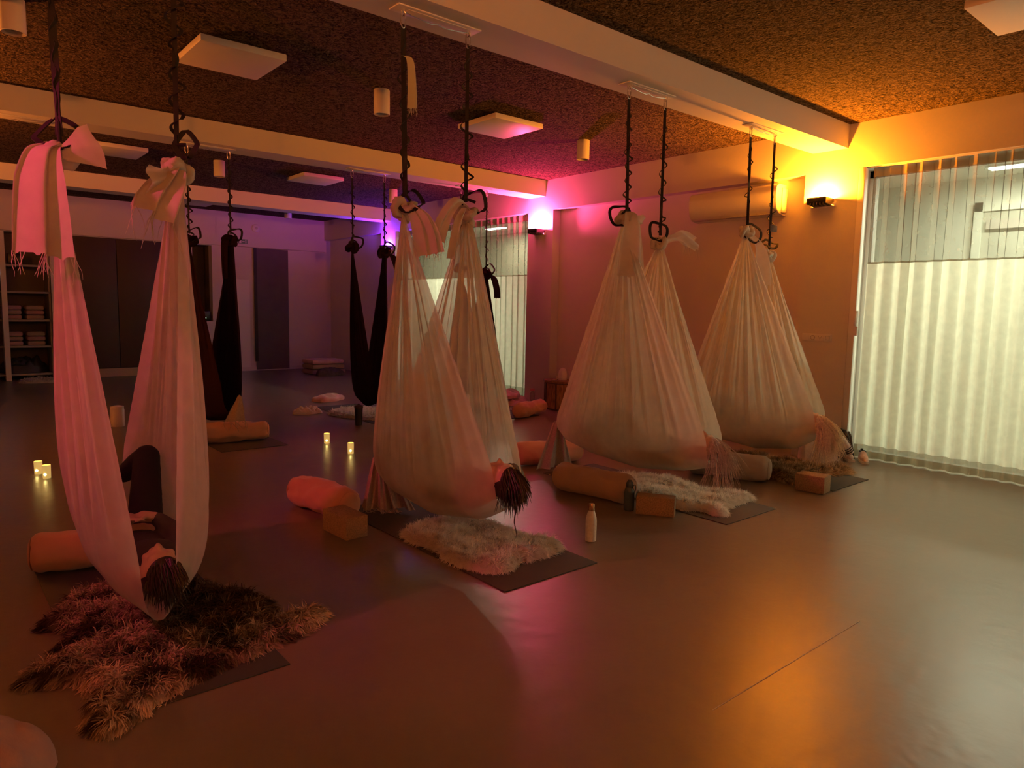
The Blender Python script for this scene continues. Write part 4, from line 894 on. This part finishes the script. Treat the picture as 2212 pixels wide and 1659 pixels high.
# pink-lit paper cylinder behind the left hammock
t = thing('candle_jar', 'tall pale jar on the floor behind the left foreground hammock', 'jar', (1.72, 9.1, 0)); MB().lathe([(.07, 0), (.075, .01), (.075, .2), (.07, .21)], (1.72, 9.1, 0)).build('body', 'ceramic_white', t); MB().lathe([(.072, .21), (.072, .235), (.03, .245)], (1.72, 9.1, 0)).build('lid', 'ceramic_white', t)
def candle(x, y, lab):
    t = thing('candle_light', lab, 'candle', (x, y, 0), 'small glowing candle lights on the floor')
    MB().lathe([(.024, 0), (.029, .002), (.031, .108), (.029, .109), (.026, .02)], (x, y, 0), 20, cap=False).build('glass', 'candle_glass', t); MB().lathe([(.025, .003), (.025, .03)], (x, y, 0), 16).build('wax', 'ceramic_white', t)
    MB().lathe([(.004, .03), (.012, .040), (.010, .055), (.002, .070)], (x, y, 0), 12).build('flame', 'candle_flame', t)
    # flame seen through the frosted front
    MB().ball((x-.0165*.45-.007, y-.0265, .036), .011, 2, (1, .5, 1)).build('glow_spot', 'candle_flame', t)
    ld = bpy.data.lights.new('candle_lamp', 'POINT'); ld.energy = .05; ld.color = (1, .62, .16); ld.shadow_soft_size = .03; lo_ = bpy.data.objects.new('candle_lamp', ld); COL.objects.link(lo_); lo_.parent = t; lo_.location = (0, 0, .14)
candle(3.23, 6.81, 'glowing candle light, back one of the pair left of the centre hammock'); candle(3.19, 6.20, 'glowing candle light, front one of the pair left of the centre hammock')
candle(.71, 6.93, 'glowing candle light, back one of the pair at the left edge'); candle(.745, 6.73, 'glowing candle light, front one of the pair at the left edge')
# bottles
t = thing('drink_bottle', 'white steel bottle with a copper cap standing alone on the floor', 'bottle', (3.18, 2.96, 0))
MB().lathe([(.030, 0), (.034, .003), (.035, .02), (.035, .125), (.033, .15), (.026, .175), (.0195, .192), (.018, .197)], (3.18, 2.96, 0), 36).build('body', 'bottle_white', t); MB().lathe([(.0195, .197), (.020, .2), (.020, .234), (.018, .239)], (3.18, 2.96, 0), 30).build('cap', 'copper', t)
t = thing('water_bottle', 'dark blue water bottle at the end of the brown bolster', 'bottle', (3.91, 3.27, 0))
MB().lathe([(.034, 0), (.038, .004), (.038, .13), (.035, .15), (.024, .166), (.022, .172)], (3.91, 3.27, 0), 36).build('body', 'bottle_blue', t); MB().lathe([(.024, .172), (.026, .176), (.026, .20), (.018, .214), (.014, .222)], (3.91, 3.27, 0), 28).build('cap', 'bottle_blue', t)
MB().tube([(3.945, 3.245, .125+.03*math.sin(a)) if 0 else (3.932+.018*math.cos(a), 3.245+.0, .16+.028*math.sin(a)) for a in [2*PI*i/18 for i in range(18)]], .003, 6, True).build('carry_loop', 'bottle_blue', t)
t = thing('travel_tumbler', 'black travel tumbler standing before the white fur at the centre back', 'tumbler', (4.05, 7.66, 0))
MB().lathe([(.038, 0), (.042, .004), (.050, .20), (.050, .21)], (4.05, 7.66, 0), 32).build('body', 'tumbler_black', t); MB().lathe([(.053, .21), (.053, .232), (.045, .24), (.015, .248), (.013, .262)], (4.05, 7.66, 0), 28).build('lid', 'dark_wool', t)
t = thing('water_bottle', 'clear water bottle with a pink cap by the pink lit column', 'bottle', (7.06, 7.86, 0))
MB().lathe([(.034, 0), (.036, .01), (.036, .15), (.033, .18), (.016, .205), (.015, .215)], (7.06, 7.86, 0), 24).build('body', 'clear_plastic', t); MB().lathe([(.036, .215), (.036, .24), (.034, .25)], (7.06, 7.86, 0), 24).build('cap', 'pink_cap', t)
# wooden table with jar, dish, cup
t = thing('side_table', 'low octagonal wooden side table against the wall below the white jar', 'table', (7.12, 7.32, 0))
def ngon(c, r, n, ph): return [(c[0]+r*math.cos(ph+2*PI*i/n), c[1]+r*math.sin(ph+2*PI*i/n)) for i in range(n)]
tc_ = (7.12, 7.32)
def slab(c, r, z0, z1, n=8, ph=PI/8, sc=(.75, 1)):
    p = [(c[0]+(x-c[0])*sc[0], c[1]+(y-c[1])*sc[1]) for x, y in ngon(c, r, n, ph)]; m_ = MB(); m_.add([(x, y, z0) for x, y in p]+[(x, y, z1) for x, y in p], [tuple(range(n))[::-1], tuple(range(n, 2*n))]+[(i, (i+1) % n, n+(i+1) % n, n+i) for i in range(n)]); return m_
slab(tc_, .265, .02, .385).build('body', 'wood_table', t, smooth=False); slab(tc_, .30, .395, .425).build('top', 'wood_top', t, smooth=False); slab(tc_, .28, .38, .396).build('rim', 'dark_wool', t, smooth=False); slab(tc_, .25, 0, .02).build('base', 'dark_wool', t, smooth=False)
for i in range(8):
    x, y = [(tc_[0]+(a-tc_[0])*.75, b_) for a, b_ in ngon(tc_, .268, 8, PI/8)][i]; MB().box((x-.008, y-.008, .02), (x+.008, y+.008, .38), .003).build('corner_strip', 'dark_wool', t)
t = thing('diffuser', 'white rounded jar standing on the wooden side table', 'jar', (7.14, 7.30, .425)); MB().lathe([(.055, .425), (.062, .43), (.064, .50), (.058, .55), (.042, .585), (.02, .60), (.004, .603)], (7.14, 7.30, 0), 30).build('body', 'ceramic_white', t); MB().lathe([(.0655, .448), (.0655, .452)], (7.14, 7.30, 0), 30).build('ring', 'label_grey', t)
t = thing('dish', 'small brass dish on the wooden side table', 'dish', (7.0, 7.34, .425)); MB().lathe([(.02, .425), (.045, .432), (.05, .438), (.044, .434)], (7.0, 7.34, 0), 24, cap=False).build('bowl', 'brass', t); MB().ball((7.0, 7.34, .436), .02, 2, (1, 1, .4)).build('wax', 'ceramic_white', t)
t = thing('cup', 'small pale cup on the side table left of the white jar', 'cup', (7.17, 7.42, .425)); MB().lathe([(.026, .425), (.03, .43), (.032, .475), (.029, .475), (.027, .435)], (7.17, 7.42, 0), 24, cap=False).build('body', 'ceramic_white', t); MB().tube([(7.17+.0, 7.45+.012*math.sin(a), .452+.014*math.cos(a)) for a in [PI*i/8 for i in range(9)]], .004, 6).build('handle', 'ceramic_white', t)
# shoes
def shoe(c, rz, lab):
    t = thing('sneaker', lab, 'shoe', (*c, 0), 'pair of pale sneakers'); R = Matrix.Rotation(rz, 3, 'Z'); C = Vector((*c, 0))
    def sole(u): return .030+.014*math.sin(PI*min(1, u*1.15))-.006*math.exp(-((u-.45)/.15)**2)
    prof = [(0, .052, 0), (.12, .075, 0), (.25, .080, 0), (.4, .078, .004), (.55, .068, .01), (.75, .052, .02), (.92, .036, .028), (1, .018, .03)]
    def up(u, v):
        hgt_, = [float(np.interp(u, [p[0] for p in prof], [p[1] for p in prof]))]; tp = (max(0, 1-max(0, u-.84)/.16))**.5 if u > .84 else (min(1, u/.08+.35))**.5; w = sole(u)*.97*tp; hgt_ *= .35+.65*tp; a = PI*v; x = -w*math.cos(a); z = .02+hgt_*math.sin(a)**.7
        if u < .36: z = min(z, .02+hgt_*.95)
        return (C+R @ Vector((x, (u-.5)*.26, z)))[:]
    m_ = MB(); m_.grid(up, 26, 17); m_.build('upper', 'shoe_pink', t, angle=120)
    m_ = MB(); vs, fs = [], []; K = 30
    ol = [(sole(.5-.5*math.cos(2*PI*i/K))*(1 if i < K/2 else -1)*min(1, 3*abs(math.sin(2*PI*i/K))), (-math.cos(2*PI*i/K)*.5)*.265) for i in range(K)]
    for z in (0, .024): vs += [(C+R @ Vector((x*1.08, y, z)))[:] for x, y in ol]
    fs = [tuple(range(K))[::-1], tuple(range(K, 2*K))]+[(i, (i+1) % K, K+(i+1) % K, K+i) for i in range(K)]; m_.add(vs, fs); m_.build('sole', 'sole_white', t)
    cl = [C+R @ Vector((.024*math.cos(2*PI*i/16), -.085+.04*math.sin(2*PI*i/16), .088)) for i in range(16)]; MB().tube(cl, .010, 6, True).build('collar', 'shoe_black', t)
    m_ = MB(); m_.box((-.012, -.136, .05), (.012, -.124, .11), .004)
    m_.v = [(C+R @ Vector(p))[:] for p in m_.v]; m_.build('heel_tab', 'shoe_black', t)
    m_ = MB()
    for k in range(4):
        y = -.02+k*.022; z = .085-.007*k; m_.tube([C+R @ Vector((-.018, y, z)), C+R @ Vector((0, y+.004, z+.012)), C+R @ Vector((.018, y, z))], .003, 5)
    m_.build('laces', 'sole_white', t)
shoe((7.09, 3.13), math.radians(133), 'pale pink sneaker nearer the jacket, left of the pair by the near curtain'); shoe((7.12, 2.985), math.radians(122), 'pale pink sneaker nearer the curtain, right of the pair')
# bag with jacket
t = thing('backpack', 'black bag leaning on the column behind the pale jacket', 'bag', (7.09, 3.30, 0)); mb = MB()
mb.grid(lambda u, v: (7.09+.07*math.cos(2*PI*u)*(1-.5*v**3), 3.19+.13*math.sin(2*PI*u)*(1-.45*v**4)+.05*v, .005+.29*v+.012*nz(u*9, v*5, 1)), 33, 14); mb.grid(lambda u, v: (7.09+.07*math.cos(2*PI*u)*.5*(1-v), 3.24+.13*math.sin(2*PI*u)*.55*(1-v), .295+.02*v), 33, 5); mb.build('body', 'shoe_black', t)
MB().tube([(7.05, 3.12, .29), (7.02, 3.08, .25), (7.01, 3.06, .15), (7.03, 3.08, .06)], .012, 8, flat=.4).build('strap', 'tumbler_black', t)
heap((6.86, 3.32, 0), .20, .19, .27, 'jacket_pale', 'pale pink jacket with a dark zip heaped by the column', 2.9, 'jacket', 'jacket', amp=.25, fr=6)
jk = bpy.data.objects['jacket']; jk['_org'] = list(jk.location)
MB().tube([(6.80, 3.20, .285), (6.82, 3.13, .22), (6.83, 3.11, .12), (6.84, 3.11, .03)], .006, 6).build('zip', 'shoe_black', jk)
mb = MB(); mb.tube([(6.90, 3.20, .26), (6.94, 3.12, .20), (6.98, 3.08, .12), (7.0, 3.06, .085)], [.05, .045, .04, .036], 14); mb.build('sleeve', 'jacket_pale', jk)
for k in range(3):
    q = .55+k*.14; p = Vector((6.94, 3.12, .20)).lerp(Vector((7.0, 3.06, .085)), q); d = (Vector((7.0, 3.06, .085))-Vector((6.94, 3.12, .20))).normalized()
    MB().tube([p-d*.004, p+d*.004], .044, 14).build('cuff_stripe', 'shoe_black', jk)
heap((6.98, 3.50, 0), .17, .13, .40, 'white_fleece', 'white folded towel on top of the things by the column', 5.9, 'towel', 'towel', amp=.12, fr=5)
# floor seam strip
struct(MB().box((2.15, 1.368, 0), (3.35, 1.372, .0012)), 'trim_floor_seam', 'label_grey')

# ------------------------------------------------------------------ world and view
w = bpy.data.worlds.new('world'); S.world = w; w.use_nodes = True; w.node_tree.nodes['Background'].inputs[0].default_value = (.02, .012, .01, 1); w.node_tree.nodes['Background'].inputs[1].default_value = .2
S.view_settings.view_transform = 'Standard'; S.view_settings.look = 'None'; S.view_settings.gamma = 1; S.view_settings.use_curve_mapping = False; S.view_settings.exposure = .85
S.cycles.max_bounces = 7; S.cycles.diffuse_bounces = 4; S.cycles.glossy_bounces = 3; S.cycles.transparent_max_bounces = 12; S.cycles.adaptive_threshold = .045
S.cycles.sample_clamp_indirect = 6
for o in bpy.data.objects:
    if '_org' in o: del o['_org']
